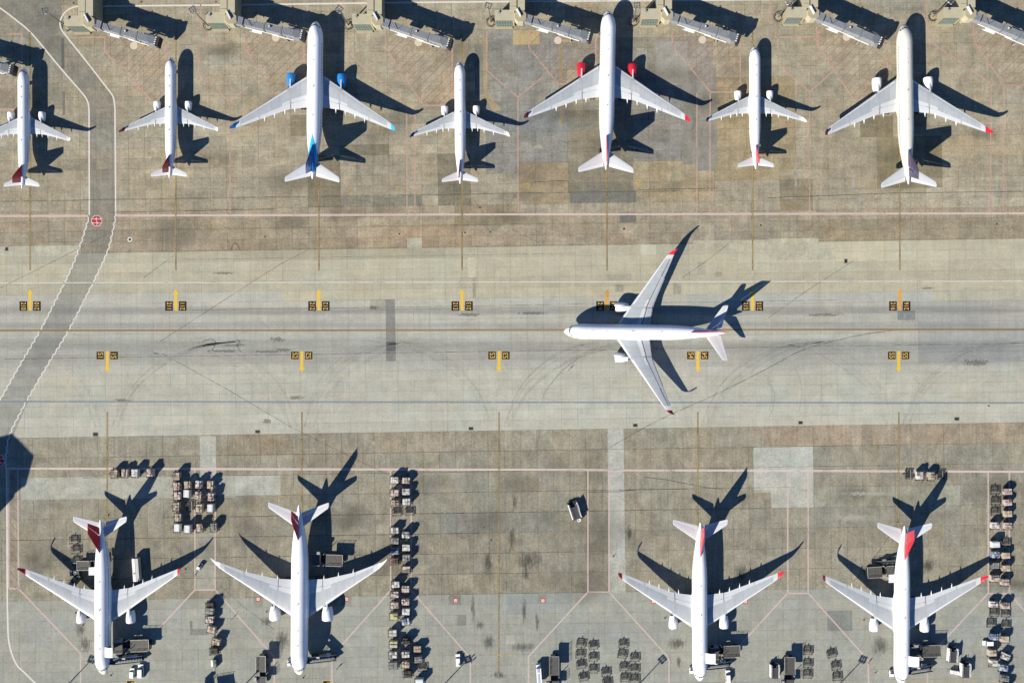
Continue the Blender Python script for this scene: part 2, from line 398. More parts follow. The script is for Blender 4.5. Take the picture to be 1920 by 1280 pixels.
W_ = worn_paint('white_road_paint', S(238, 232, 226), 0.05)
WT = worn_paint('white_road_paint_worn', S(230, 224, 215), 0.24)
PK = worn_paint('pale_boundary_paint', S(238, 224, 218), 0.08)
RD = worn_paint('red_road_paint', S(196, 104, 92), 0.12)
RDH = worn_paint('red_hatch_paint', S(206, 108, 96), 0.26, alpha_max=0.8)
YE = worn_paint('yellow_road_paint', S(214, 184, 116), 0.27)
YA = worn_paint('yellow_arrow_paint', S(246, 206, 84), -0.05)
YF = worn_paint('faded_yellow_paint', S(226, 190, 106), 0.38, alpha_max=0.8)
BK = worn_paint('black_road_paint', S(48, 44, 40), -0.1)
BKL = worn_paint('dark_line_edging', S(92, 86, 70), 0.08)
BLU = worn_paint('blue_grey_road_paint', S(142, 164, 180), 0.28)
RDS = worn_paint('red_sign_paint', S(196, 58, 74), 0.0)
def curve(pts, n=8):
    """Catmull-Rom through plan points"""
    out = []
    q = [pts[0]]+list(pts)+[pts[-1]]
    for i in range(1, len(q)-2):
        for k in range(n):
            t = k/n; p0, p1, p2, p3 = q[i-1:i+3]
            out.append(tuple(0.5*((2*p1[j]) + (-p0[j]+p2[j])*t + (2*p0[j]-5*p1[j]+4*p2[j]-p3[j])*t*t + (-p0[j]+3*p1[j]-3*p2[j]+p3[j])*t**3) for j in (0, 1)))
    out.append(pts[-1]); return out
# the crossing road: a worn dark seal coat over the slabs
t = NT('road_seal_coat'); nz = t.noise(t.pos(), 0.12, 6, 0.7); nf = t.noise(t.pos(), 1.1, 5, 0.7)
al = t.rng(t.math('ADD', t.math('MULTIPLY', nz, 0.7), t.math('MULTIPLY', nf, 0.3)), 0.3, 0.68, 0.08, 0.36)
ROADM = t.done(t.alpha(t.bsdf(S(134, 139, 142), 0.9, 0, 0.15), al))
leftL = [(-60, -24), (0, 15), (60, 64), (110, 126), (150, 170), (162, 184), (166.5, 200), (167.5, 300), (167.5, 405)]
rightL = [(118, -20), (118, 30), (125, 72), (150, 102), (196, 160), (209, 178), (215, 196), (216, 300), (217, 405)]
road_pts = leftL + [(160, 440), (133, 505), (75, 620), (0, 750), (-60, 850)] + [(-60, 1000), (4, 930), (6, 850), (16, 815), (65, 725), (128, 620), (200, 475), (214, 430)] + rightL[::-1]
def strip(name, A, B, z, mat, parent=None, kind=None):
    n = len(A); ps = [P(*q) for q in A]+[P(*q) for q in B]
    return MB().add([(p.x, p.y, z) for p in ps], [(i, n+i, n+i+1, i+1) for i in range(n-1)]).build(name, mat, parent, kind=kind, fix=False)
road = strip('service_road', [(-60, -24), (0, 15), (60, 64), (150, 170), (162, 184), (166.5, 200), (167.5, 405), (160, 430), (133, 505), (75, 620), (0, 750), (-60, 852)],
             [(112, -24), (116, 30), (120, 66), (196, 160), (209, 178), (215, 196), (217, 405), (210, 440), (200, 475), (128, 620), (62, 730), (10, 852)], 0.0095, ROADM, kind='structure')
def rib(name, pts, w, z, mat, par=None): return ribbon(name, pts, w, z, mat, par or road)
z1, z2, z3 = 0.013, 0.017, 0.021
rib('road_edge_line', curve([(-60, -24), (0, 15.5), (30, 38), (60, 64), (110, 124), (150, 170), (161, 184), (166, 197), (167, 212)])+[(167.5, 405)], 0.54, z1, W_)
rib('road_edge_line', curve([(154, 12), (140, 13.5), (126, 20), (116, 32), (112.5, 44), (115, 55), (124, 68), (160, 113), (198, 162), (210, 178), (214, 189), (215.5, 205)])+[(217, 404)], 0.54, z1, W_)
rib('road_edge_line', [(178, 12), (420, 10), (690, 6.3), (765, 5.2), (1000, 3), (1310, 1), (1925, -6)], 0.62, z1, W_, gate_apron)
def zig(pts):
    out = []
    c = curve(pts, 60); acc = 0; last = c[0]
    for i, p in enumerate(c):
        if i: acc += math.hypot(p[0]-last[0], p[1]-last[1]); last = p
        q = c[min(i+1, len(c)-1)]; r_ = c[max(i-1, 0)]; dx, dy = q[0]-r_[0], q[1]-r_[1]; l = math.hypot(dx, dy) or 1
        a = 1.0*math.sin(acc*2*math.pi/13.0) + 0.35*math.sin(acc*0.9)
        out.append((p[0]-dy/l*a, p[1]+dx/l*a))
    return out
rib('zigzag_edge_line', zig([(167.5, 405), (152, 455), (133, 505), (104, 564), (75, 620), (38, 683), (0, 750), (-40, 822)]), 0.42, z1, W_)
rib('zigzag_edge_line', zig([(217, 404), (210, 440), (200, 475), (172, 535), (128, 620), (97, 671), (65, 725), (40, 770), (18, 815), (12, 850), (11, 878)]), 0.42, z1, W_)
rib('road_edge_line', curve([(12.5, 878), (13.2, 1000), (13.6, 1102), (14.2, 1150), (17, 1205), (30, 1243), (48, 1262), (70, 1283), (95, 1300)]), 0.6, z1, W_, cargo_apron)
# long lines across
def two(name, pts, w, par, zz=z1, red=0.2):
    o = ribbon(name, pts, w, zz, PK, par); ribbon(name, pts, w*red, zz+0.004, RD, par); return o
two('stand_boundary_line', [(-60, 405), (168, 404.7)], 0.66, gate_apron); two('stand_boundary_line', [(218, 404.3), (960, 402), (1980, 400)], 0.66, gate_apron)
two('stand_boundary_line', [(13, 878), (960, 880), (1980, 884.2)], 0.7, cargo_apron, red=0.15)
ribbon('edge_line', [(-60, 530.5), (1980, 526.8)], 0.42, z1, worn_paint('white_edge_paint', S(222, 222, 216), 0.16), taxiway)
ribbon('edge_line_base', [(-60, 752.5), (1980, 755.2)], 0.62, z1, worn_paint('grey_line_base', S(150, 156, 156), 0.4), taxiway); ribbon('edge_line', [(-60, 752.5), (1980, 755.2)], 0.3, z2, BLU, taxiway)
ribbon('centreline_edging', [(-60, 619.6), (1980, 617.5)], 0.6, z1, BKL, taxiway); ribbon('centreline', [(-60, 619.6), (1980, 617.5)], 0.24, z2, worn_paint('centreline_paint', S(206, 164, 88), 0.05), taxiway)
NORTH = [('210', 56.5), ('211', 329.7), ('212', 598), ('213', 866.5), ('214', 1138), ('215', 1411), ('216', 1687)]
SOUTH = [('S1', 201.3), ('S2', 566), ('S3', 935.8), ('S4', 1308.5), ('S5', 1685.2)]
def lead(x0, y0, x1, y1, par):
    ribbon('lead_in_line_edging', [(x0, y0), (x1, y1)], 0.5, z2+0.001, BKL, par); ribbon('lead_in_line', [(x0, y0), (x1, y1)], 0.24, z3+0.001, YE, par)
for s, x in NORTH: lead(x, 60, x, 507, gate_apron)
for s, x in SOUTH: lead(x, 772, x-0.8, 1262 if s != 'S3' else 1268, cargo_apron)
ribbon('stop_bar', [(920, 1227), (961, 1227)], 0.3, z3, YE, stand_apron); ribbon('stop_bar', [(961, 1227), (968, 1227)], 0.25, z3, YF, stand_apron)
def text_mesh(txt, size):
    cu = bpy.data.curves.new('t', 'FONT'); cu.body = txt; cu.size = size; cu.align_x = 'CENTER'; cu.align_y = 'CENTER'; cu.space_character = 1.05; cu.offset = 0.012
    o = bpy.data.objects.new('t', cu); COL.objects.link(o)
    bpy.context.view_layer.update()
    me = bpy.data.meshes.new_from_object(o.evaluated_get(bpy.context.evaluated_depsgraph_get())); bpy.data.objects.remove(o); return me
def text(name, txt, px, py, rz, size, mat, parent, z, sx=1.0, sy=1.0):
    me = text_mesh(txt, size); me.materials.clear(); me.materials.append(mat)
    p = P(px, py); o = link(name, me, parent, (p.x, p.y, z), rz); o.scale = (sx, sy, 1); return o
YT = worn_paint('yellow_number_paint', S(250, 204, 112), -0.12)
def stand_marker(txt, x, up, worn=False):
    mat = YA if not worn else worn_paint('flaking_arrow_paint', S(240, 178, 78), 0.22)
    if up: sh = [(x-2.9, 582), (x+3.3, 582), (x+2.7, 551), (x+5.7, 551), (x, 541.5), (x-5.7, 551), (x-2.9, 551)]; yb0, yb1, bl, br = 564.8, 582.5, (-20, -5.6), (5.6, 20)
    else: sh = [(x-2.9, 658), (x+2.9, 658), (x+2.9, 688), (x+5.4, 688), (x, 698.5), (x-5.4, 688), (x-2.9, 688)]; yb0, yb1, bl, br = 659, 673.5, (-20.5, -6), (5.5, 20)
    ps = [P(*q) for q in sh]; c = sum(ps, Vector())/len(ps)
    MB().add([(p.x-c.x, p.y-c.y, 0) for p in ps], [(0, 1, 2, 3, 4, 5, 6)]).build('stand_arrow', mat, taxiway, loc=(c.x, c.y, z2+0.008), fix=False).data.flip_normals()
    for k, (a, b) in enumerate((bl, br)):
        bo = sheet('stand_number_board', [(x+a, yb0), (x+b, yb0), (x+b, yb1), (x+a, yb1)], z2+0.002, BK, taxiway)
        if not up: bo2 = ribbon('board_border', [(x+a, yb0), (x+b, yb0), (x+b, yb1), (x+a, yb1)], 0.14, z2+0.005, YF, taxiway, True)
        text('stand_number', txt, x+(a+b)/2, (yb0+yb1)/2, -math.pi/2 if k == 0 else math.pi/2, 2.75 if len(txt) == 2 else 2.45, YT, taxiway, z3+0.006, 0.78 if len(txt) == 3 else 0.82, 1.0)
for s, x in NORTH: stand_marker(s, x, True, s in ('214', '216'))
for s, x in SOUTH: stand_marker(s, x, False)
for s, x, y, rz, k in (('22', 713, 242.5, 0, 1), ('2', 658, 358, 0.3, 1), ('23', 748, 356, 0, 1), ('23', 987.5, 350, math.pi/2, 1), ('24', 1198.5, 344, math.pi/2, 1), ('24', 1291, 343, math.pi/2, 1)):
    text('faded_number', s, x, y, rz, 3.6, YF, gate_apron, z2, 0.8, 1)
for x in (244.5, 612):
    sheet('stand_number_board', [(x-7, 1275), (x+7, 1275), (x+7, 1290), (x-7, 1290)], z2, BK, stand_apron); ribbon('board_border', [(x-7, 1275), (x+7, 1275), (x+7, 1290), (x-7, 1290)], 0.2, z2+0.004, YA, stand_apron, True)
    sheet('stand_arrow', [(x+1, 1281), (x+5, 1281), (x+3, 1276.8)], z2+0.006, YA, stand_apron)
# octagonal hold signs with two aircraft symbols
def hold_sign(x, y, par):
    oc = lambda r: [(x+r*math.cos(R(22.5+45*i)), y+r*math.sin(R(22.5+45*i))) for i in range(8)]
    sheet('hold_sign_border', oc(10.9), z2+0.004, W_, par); sheet('hold_sign', oc(9.8), z2+0.008, RDS, par)
    for yy, s in ((y-3.4, -1), (y+4.2, 1)):
        sheet('aircraft_symbol', [(x-8.5, yy-0.5), (x+8.5, yy-0.5), (x+8.5, yy+0.5), (x-8.5, yy+0.5)], z2+0.012, W_, par)
        sheet('aircraft_symbol', [(x-s*0.5, yy-3.4), (x+s*0.6, yy-3.4), (x+s*2.6, yy), (x+s*0.6, yy+3.4), (x-s*0.5, yy+3.4), (x+s*0.4, yy)], z2+0.014, W_, par)
        sheet('aircraft_symbol', [(x-s*8, yy-1.6), (x-s*7, yy-1.6), (x-s*6, yy), (x-s*7, yy+1.6), (x-s*8, yy+1.6)], z2+0.016, W_, par)
hold_sign(181.3, 414, road); hold_sign(-1, 863, cargo_apron)
# stand safety lines
def sl(pts, par, w=0.44): two('safety_line', pts, w, par, z1+0.001, 0.26)
for p in ([(16.5, 880), (16.5, 1102)], [(33, 880), (35, 1103), (151, 1224), (151, 1300)], [(16.5, 1102.5), (35, 1102.5)],
          [(365.5, 880), (365.5, 1105), (277, 1200)], [(403.5, 880), (403.5, 1105), (514, 1231), (514.5, 1300)], [(366, 1105.4), (403, 1105.4)],
          [(732.5, 881), (732.5, 1106), (636, 1214)], [(771, 881), (771, 1106), (878, 1228), (882, 1240), (882, 1300)], [(733, 1107), (770, 1107)], [(622.5, 1236), (622.5, 1300)],
          [(1102.3, 882), (1102.3, 1109), (991, 1230), (991, 1300)], [(1141.8, 882), (1141.8, 1109), (1250, 1228), (1254.5, 1238), (1254.5, 1300)], [(1102.5, 1109.4), (1141, 1109.4)],
          [(1477, 883), (1477, 1111), (1377, 1220)], [(1515.3, 883), (1515.3, 1111), (1628, 1237), (1629, 1300)], [(1477, 1111.5), (1515, 1111.5)], [(1739, 1262), (1739, 1300)],
          [(1853, 884), (1853, 1111.5), (1760, 1210)], [(1892.5, 884), (1892.5, 1111.5), (1960, 1190)], [(1853.5, 1112), (1892, 1112)]):
    sl(p, cargo_apron)
for k in range(12):
    y = 888+k*18.2; ribbon('hatch_line', [(17.5, y), (32.5, y+17)], 0.2, z1+0.006, RDH, cargo_apron)
for p in ([(373, 84), (373, 138), (430.5, 191), (465, 163)], [(430.5, 191), (432, 403)], [(651, 102), (742, 175), (762, 200)], [(762.5, 200), (763, 402)], [(778, 205), (778, 402)],
          [(913, 58), (913, 132), (971, 182.5), (1018, 144)], [(971, 183), (972, 401)], [(1306.7, 175), (1306.5, 399)], [(1331.5, 175), (1331, 399)],
          [(1446, 0), (1446, 44), (1453, 46), (1454, 70), (1540, 69)], [(1458.5, 67), (1458.5, 121), (1518, 172.5), (1562, 134)], [(1518, 173), (1518, 400)], [(1737, 0), (1739, 75), (1858, 157)], [(1858, 157), (1857, 399)],
          [(1882.5, 160), (1881.5, 399)], [(1858, 157), (1883, 160), (1960, 161)], [(232, 181), (262, 165)], [(130, 71), (196, 70)], [(376, 0), (377, 58), (388, 60), (389, 80), (425, 81)], [(16, 64), (41, 64), (41, 130)]):
    ribbon('stand_line', p, 0.4, z1, worn_paint('pale_stand_paint', S(222, 196, 180), 0.22), gate_apron); ribbon('stand_line', p, 0.13, z1+0.004, RDH, gate_apron)
ZONES = [[(196.5, 69), (196.5, 96), (287, 191), (313, 191), (313, 75)], [(460, 66), (460, 90), (511, 176), (570, 176), (570, 66)], [(724, 64), (724, 91), (794, 198), (848, 198), (848, 91)],
         [(992, 60), (992, 90), (1047, 158), (1117, 158), (1117, 72)], [(1260.6, 60), (1260.6, 86), (1332, 173), (1388, 173), (1388, 77)], [(1532, 50), (1532, 82), (1600, 187), (1664, 187), (1664, 67)],
         [(1825.6, 47), (1825.6, 77), (1883, 160), (1945, 160), (1945, 70)], [(-60, 125), (-40, 205), (36, 205), (41, 130)]]
def inside(p, poly):
    r = False; n = len(poly)
    for i in range(n):
        (x1, y1), (x2, y2) = poly[i], poly[(i+1) % n]
        if (y1 > p[1]) != (y2 > p[1]) and p[0] < (x2-x1)*(p[1]-y1)/(y2-y1)+x1: r = not r
    return r
for zi, zone in enumerate(ZONES):
    ribbon('zone_line', zone, 0.42, z1+0.001, worn_paint('pale_stand_paint', S(222, 196, 180), 0.22), gate_apron); ribbon('zone_line', zone, 0.14, z1+0.005, RDH, gate_apron)
    cs = [x+y for x, y in zone]; c = min(cs)+8
    while c < max(cs)-4:
        run = None; seg = []
        x = min(q[0] for q in zone)
        while x < max(q[0] for q in zone):
            ok = inside((x, c-x), zone)
            if ok and run is None: run = x
            if not ok and run is not None: seg.append((run, x)); run = None
            x += 1.5
        if run is not None: seg.append((run, x))
        for a, b in seg:
            if b-a > 6: ribbon('hatch_line', [(a, c-a), (b, c-b)], 0.17, z1+0.008, RDH, gate_apron)
        c += 17
# turning pads under the bridge drive columns
for x, y in ((251, 86), (517, 71), (784.5, 80), (1046, 76), (1317, 75), (1587, 70)):
    sheet('wheel_pad', [(x+7.2*math.cos(R(20*i)), y+7.2*math.sin(R(20*i))) for i in range(18)], z2+0.006, worn_paint('wheel_pad_paint', S(234, 218, 196), 0.0), gate_apron)
    ribbon('wheel_path', [(x+8, y), (x+24, y+1.5)], 0.9, z2+0.003, worn_paint('wheel_path_paint', S(196, 168, 120), 0.1), gate_apron)
# covers and pits
IRON = paint('cast_iron', (0.035, 0.035, 0.035, 1), 0.7, 0.3, 0.4)
for x, y, r in ((243.5, 449, 3.2), (497, 443.5, 2.1), (749, 438.5, 2.1), (872, 436, 2.2), (919, 435, 2.1), (1170, 429, 2.6), (1426.5, 422.5, 2.0), (1869, 420, 2.0), (1854, 760.5, 2.0), (900, 389, 2.2), (138, 6, 2.2), (265, 4, 2.2), (405, 4, 2), (1194, 281, 2.4), (921, 1012, 2.2), (908, 988, 1.8)):
    p = P(x, y); par = gate_apron if y < 455 else taxiway if y < 806 else cargo_apron
    if r > 3: sheet('cover_surround', [(x+r*1.5*math.cos(R(30*i)), y+r*1.5*math.sin(R(30*i))) for i in range(12)], 0.016, W_, par)
    MB().cyl((0, 0, 0), (0, 0, 0.035), r/5*0.8, r/5*0.75, 14).build('manhole_cover', IRON, par, loc=(p.x, p.y, 0.0))
for x, y, w, h in ((179, 814, 9, 6), (483, 809, 8, 5), (883, 803, 7.5, 5), (1191, 797, 7.5, 5), (1501, 792, 7, 5), (1794, 785, 8, 5), (1586, 489.5, 5, 7), (12.5, 467, 5, 6)):
    p = P(x, y); par = taxiway
    sheet('grate_surround', [(x-w/2-1.2, y-h/2-1.2), (x+w/2+1.2, y-h/2-1.2), (x+w/2+1.2, y+h/2+1.2), (x-w/2-1.2, y+h/2+1.2)], 0.016, pc('168_164_152', (168, 164, 152)), par)
    g = MB().box((0, 0, 0.02), (w/5, h/5, 0.03))
    for k in range(6): g.box((-w/10+(k+0.5)*w/30, 0, 0.045), (0.06, h/5*0.9, 0.03))
    g.build('drain_grate', IRON, par, loc=(p.x, p.y, 0.0))
for x, y in ((484, 1122.5), (650, 1122.5), (854.5, 1125), (1018, 1125.5), (1225, 1127), (1398, 1127)):
    sheet('hydrant_pit_marking', [(x-4.5, y-4.5), (x+4.5, y-4.5), (x+4.5, y+4.5), (x-4.5, y+4.5)], z2, worn_paint('red_pit_paint', S(206, 92, 84), 0.1), stand_apron)
    sheet('hydrant_pit_lid', [(x-2.8, y-2.8), (x+2.8, y-2.8), (x+2.8, y+2.8), (x-2.8, y+2.8)], z2+0.004, W_, stand_apron)
    sheet('hydrant_pit_marking', [(x-1, y+1.2), (x+1.4, y-1.4), (x+1.9, y-0.8), (x-0.4, y+1.8)], z2+0.008, RDS, stand_apron)
# wear: rubber bands on the taxiway, oil under the engines and gear, tyre scrubs, cracks
def unit(name, mat, cx, cy, hx, hy, z, par, rz=0.0):
    p = P(cx, cy); o = MB().add([(-1, -1, 0), (1, -1, 0), (1, 1, 0), (-1, 1, 0)], [(0, 1, 2, 3)]).build(name, mat, par, loc=(p.x, p.y, z), rz=rz, fix=False); o.scale = (hx/5, hy/5, 1); return o
band = stain('rubber_band', S(134, 138, 140), 0.22, 0.35, (0.05, 1.0), 0.34, 0.66, False)
band2 = stain('rubber_band_faint', S(146, 150, 152), 0.16, 0.35, (0.04, 0.9), 0.34, 0.7, False)
unit('rubber_streak', band, 900, 582, 1060, 11, 0.0105, taxiway); unit('rubber_streak', band2, 900, 646, 1060, 16, 0.0108, taxiway); unit('rubber_streak', band2, 900, 610, 1060, 9, 0.0112, taxiway)
unit('rubber_streak', band2, 960, 665, 1060, 30, 0.0115, taxiway)
pat = stain('broken_surface', S(104, 104, 102), 0.38, 1.4, (0.7, 1.0), 0.54, 0.6)
for cx, cy, hx, hy in ((420, 658, 70, 5), (500, 659, 60, 5), (530, 656, 40, 6), (440, 647, 60, 5), (520, 636, 30, 10), (555, 745, 28, 9), (500, 789, 20, 10), (292, 662, 12, 5), (1545, 590, 70, 6), (1830, 680, 60, 12), (1740, 540, 30, 4), (1180, 590, 60, 5),
                       (420, 512, 45, 5), (700, 577, 20, 8), (230, 750, 30, 6), (1000, 587, 60, 6), (880, 590, 50, 7)):
    unit('surface_spalling', pat, cx, cy, hx, hy, 0.012, taxiway)
oil = stain('oil_stain', S(66, 65, 62), 0.46, 0.75, (1.6, 0.45), 0.42, 0.72)
for cx, cy, hx, hy in ((990, 1050, 38, 26), (915, 1055, 14, 34), (986, 1070, 10, 30), (887, 1140, 6, 38), (983, 1145, 7, 36), (1007, 1165, 6, 26), (916, 1204, 18, 22), (980, 1212, 34, 13), (935, 1265, 22, 10), (900, 1170, 12, 14), (960, 1010, 10, 40),
                       (160, 1208, 22, 22), (150, 1180, 16, 22), (1650, 1210, 26, 26), (1270, 1205, 28, 18), (1273, 1240, 6, 20), (530, 1200, 22, 30), (500, 1165, 18, 14), (965, 940, 8, 26), (1180, 1000, 8, 24), (870, 1225, 5, 14), (1390, 1075, 20, 30), (1740, 1060, 20, 22)):
    unit('oil_stain', oil, cx, cy, hx, hy, 0.0125, stand_apron)
dirt = stain('grime', S(122, 118, 106), 0.3, 0.1, (1, 1), 0.36, 0.74)
for k in range(46):
    cx, cy = random.uniform(0, 1920), random.choice((random.uniform(60, 460), random.uniform(810, 1100)))
    unit('grime_patch', dirt, cx, cy, random.uniform(30, 90), random.uniform(18, 50), 0.0085+0.0001*(k % 12), gate_apron if cy < 460 else cargo_apron)
lime = stain('chalky_bloom', S(206, 202, 190), 0.6, 0.8, (1, 0.8), 0.46, 0.66)
for cx, cy, hx, hy in ((1612, 374, 22, 14), (1735, 372, 20, 11), (1480, 371, 22, 6), (1600, 345, 9, 34), (1492, 330, 4, 70), (1540, 368, 12, 5), (1630, 925, 90, 8), (1600, 970, 70, 14), (1010, 275, 18, 10), (700, 830, 10, 8), (1480, 326, 40, 4), (760, 470, 14, 6)):
    unit('chalky_bloom', lime, cx, cy, hx, hy, 0.0118, gate_apron if cy < 460 else cargo_apron)
t = NT('tyre_scrub'); nz = t.noise(t.pos(), 0.5, 6, 0.75)
TY = t.done(t.alpha(t.bsdf(S(96, 98, 98), 0.9, 0, 0.1), t.rng(nz, 0.3, 0.7, 0.02, 0.2)))
t = NT('tyre_scrub_faint'); nz = t.noise(t.pos(), 0.5, 6, 0.75)
TYF = t.done(t.alpha(t.bsdf(S(108, 110, 110), 0.9, 0, 0.1), t.rng(nz, 0.3, 0.7, 0.0, 0.07)))
t = NT('crack_sealer'); nz = t.noise(t.pos(), 1.2, 6, 0.75)
CRK = t.done(t.alpha(t.bsdf(S(84, 80, 72), 0.8, 0, 0.2), t.rng(nz, 0.34, 0.6, 0.1, 0.8)))
t = NT('tar_joint'); nz = t.noise(t.pos(), 0.4, 6, 0.75)
TAR = t.done(t.alpha(t.bsdf(S(98, 90, 76), 0.8, 0, 0.2), t.rng(nz, 0.38, 0.6, 0.05, 0.62)))
nt = 0
def tyre(pts, w=0.34, m=TYF):
    global nt
    nt += 1; ribbon('tyre_mark', curve(pts, 10), w, 0.0128+0.00004*nt, m, taxiway)
for x0 in (201, 566, 935, 1308, 1685):
    for k in range(16):
        e = random.uniform(-22, 22); r_ = random.uniform(0.8, 1.25); sgn = 1 if k % 3 else -1
        tyre([(x0+sgn*(235*r_)+e, 633+abs(e)*0.4), (x0+sgn*150*r_+e, 652), (x0+sgn*82*r_+e, 690), (x0+sgn*38*r_+e*0.6, 738), (x0+sgn*14+e*0.5, 800)], random.choice((0.3, 0.45, 0.7, 1.0)))
for pts in ([(1062, 755), (1020, 745), (1032, 720), (1065, 685), (1100, 664), (1150, 652)], [(1014, 760), (1024, 735), (1050, 700), (1085, 672), (1135, 655)], [(1440, 705), (1447, 722), (1452, 742), (1449, 765), (1440, 785)], [(1432, 700), (1444, 722), (1447, 745), (1443, 770)], [(1490, 690), (1500, 712), (1503, 740), (1498, 770)]):
    tyre(pts, 0.4, TY)
tyre([(1690, 618), (1630, 625), (1560, 640), (1500, 658), (1440, 690), (1340, 740), (1230, 790), (1140, 840)], 0.28, TAR)
for a, b in (((305, 663), (545, 800)), ((545, 800), (760, 905)), ((330, 476), (270, 520)), ((575, 470), (480, 524)), ((480, 524), (300, 640)), ((960, 430), (1010, 455)), ((1600, 489), (1440, 596)), ((1372, 452), (1280, 520)), ((0, 540), (200, 440)), ((1670, 1000), (1600, 1090)), ((405, 1090), (515, 1180))):
    nt += 1; ribbon('crack', [a, ((a[0]+b[0])/2+random.uniform(-4, 4), (a[1]+b[1])/2+random.uniform(-3, 3)), b], 0.22, 0.0128+0.00004*nt, TAR, taxiway)
for s in ([(433, 469), (436, 460), (440, 455), (446, 459), (450, 469)], [(380, 642), (386, 637), (396, 636), (404, 640), (402, 650), (396, 658)], [(444, 636), (450, 640), (444, 648), (452, 660)], [(1100, 922), (1160, 921), (1200, 917)], [(1208, 894), (1250, 899), (1320, 913), (1352, 916)], [(1160, 918), (1290, 916)],
          [(204, 398.5), (330, 396), (515, 392)], [(1195, 356), (1345, 353)], [(1000, 341), (1066, 339)], [(1440, 371), (1680, 362), (1920, 359)]):
    nt += 1; ribbon('crack', s, 0.24, 0.0128+0.00004*nt, CRK, gate_apron if s[0][1] < 460 else cargo_apron)
for v in (391, 420, 438.5, 343, 362.5, 477, 515, 572, 600, 641, 658, 680, 718, 735, 775, 845, 883, 921, 960, 998, 1036, 1074, 1112):
    if random.random() < (0.25 if 462 < v < 800 else 0.7):
        a = random.uniform(-50, 500); b = random.uniform(900, 1990); q = [grid(a+(b-a)*i/20, v+random.uniform(-0.3, 0.3)) for i in range(21)]
        nt += 1; ribbon('joint_sealant', q, random.uniform(0.14, 0.24), 0.0128+0.00004*nt, TAR, gate_apron if v < 460 else taxiway if v < 806 else cargo_apron)

# ------------------------------------------------------------------ airliners (nose at the origin pointing to +Y, s = metres aft)
TYPES = {
 'wide': dict(L=58.8, R=2.82, zc=5.15, noseL=7.2, tail0=37.5, ztail=6.9, znose=4.3,
    wing=[(1.2, 18.4, 31.4, 3.55, .135), (2.9, 19.7, 31.6, 3.65, .13), (9.9, 24.6, 32.6, 4.25, .11), (20, 31.75, 36.6, 5.15, .10), (28.6, 37.8, 40.1, 6.15, .095)],
    tipdev=[(28.6, 37.8, 40.1, 6.15), (29.4, 38.6, 40.35, 6.45), (29.95, 39.45, 40.7, 7.3), (30.25, 40.3, 41.1, 8.7)], kink=9.9,
    fair=[7.6, 11.2, 14.9, 18.5], eng=(9.4, 18.9, 6.9, 1.68, 2.45), fin=[(46.2, 56.0, 7.55), (54.9, 58.9, 17.2)],
    stab=[(0.9, 51.8, 57.6, 6.4), (9.75, 58.0, 60.0, 7.5)], mg=(5.3, 30.3, 4), ng=6.7, win=(8.5, 50.5), belly=(16.5, 35.5)),
 'narrow': dict(L=44.5, R=1.98, zc=3.75, noseL=5.2, tail0=29.5, ztail=4.9, znose=3.15,
    wing=[(0.9, 17.0, 23.9, 2.6, .14), (2.0, 17.7, 24.0, 2.65, .13), (6.4, 19.95, 24.15, 3.05, .115), (12, 23.0, 25.6, 3.6, .105), (16.7, 25.45, 27.0, 4.05, .10)],
    tipdev=[(16.7, 25.45, 27.0, 4.05), (17.3, 25.9, 27.2, 4.3), (17.65, 26.6, 27.6, 5.0), (17.9, 27.5, 28.1, 6.4)], kink=6.4,
    fair=[4.3, 6.3, 8.6, 12.0], eng=(5.75, 15.7, 4.6, 1.22, 1.75), fin=[(36.0, 42.4, 5.45), (41.2, 43.7, 11.8)],
    stab=[(0.6, 39.7, 43.1, 4.6), (6.25, 42.5, 43.9, 5.4)], mg=(3.8, 22.4, 2), ng=4.9, win=(6.5, 38.5), belly=(15, 27)),
 'freighter': dict(L=63.0, R=3.1, zc=5.5, noseL=8.0, tail0=41.0, ztail=7.4, znose=4.5,
    wing=[(1.4, 19.8, 34.9, 3.6, .13), (3.1, 21.2, 35.0, 3.7, .125), (9.0, 25.3, 35.3, 4.3, .11), (20, 33.2, 38.0, 5.5, .10), (29.0, 39.4, 41.6, 6.7, .09)],
    tipdev=[(29.0, 39.4, 41.6, 6.7), (30.6, 40.9, 42.1, 6.95), (31.8, 42.3, 42.9, 7.15), (32.4, 43.2, 43.5, 7.25)], kink=9.0,
    fair=[8.6, 14.1, 19.7], eng=(9.75, 19.6, 7.6, 2.02, 2.75), fin=[(49.8, 59.0, 8.0), (58.6, 62.4, 18.4)],
    stab=[(0.9, 54.6, 60.2, 6.9), (10.8, 61.9, 64.0, 8.0)], mg=(5.5, 33.0, 6), ng=6.0, win=None, belly=(18, 38)),
}
def foil(c): return 2.969*math.sqrt(max(c, 0)) - 1.26*c - 3.516*c*c + 2.843*c**3 - 1.015*c**4   # half thickness for t=1 (x5/5)
CH = [0, .006, .025, .06, .12, .22, .35, .5, .65, .8, .92, 1.0]
def interp(secs, h):
    for a, b in zip(secs, secs[1:]):
        if h <= b[0]+1e-6:
            t = (h-a[0])/(b[0]-a[0]); return [a[i]+(b[i]-a[i])*t for i in range(len(a))]
    return list(secs[-1])
def upz(sec, c): return sec[3] + foil(c)*0.5*sec[4]*(sec[2]-sec[1])*0.62*2*0.5 + 0.03*(sec[2]-sec[1])*c*(1-c)
def loz(sec, c): return sec[3] - foil(c)*0.5*sec[4]*(sec[2]-sec[1])*0.5*2*0.5*0.9
def ring_foil(sec, side, c0=0.0, c1=1.0):
    cs = [c0+(c1-c0)*c for c in CH]
    up = [(side*sec[0], -(sec[1]+c*(sec[2]-sec[1])), upz(sec, c)) for c in cs]
    lo = [(side*sec[0], -(sec[1]+c*(sec[2]-sec[1])), loz(sec, c)) for c in cs[::-1][1:-1]]
    return up+lo
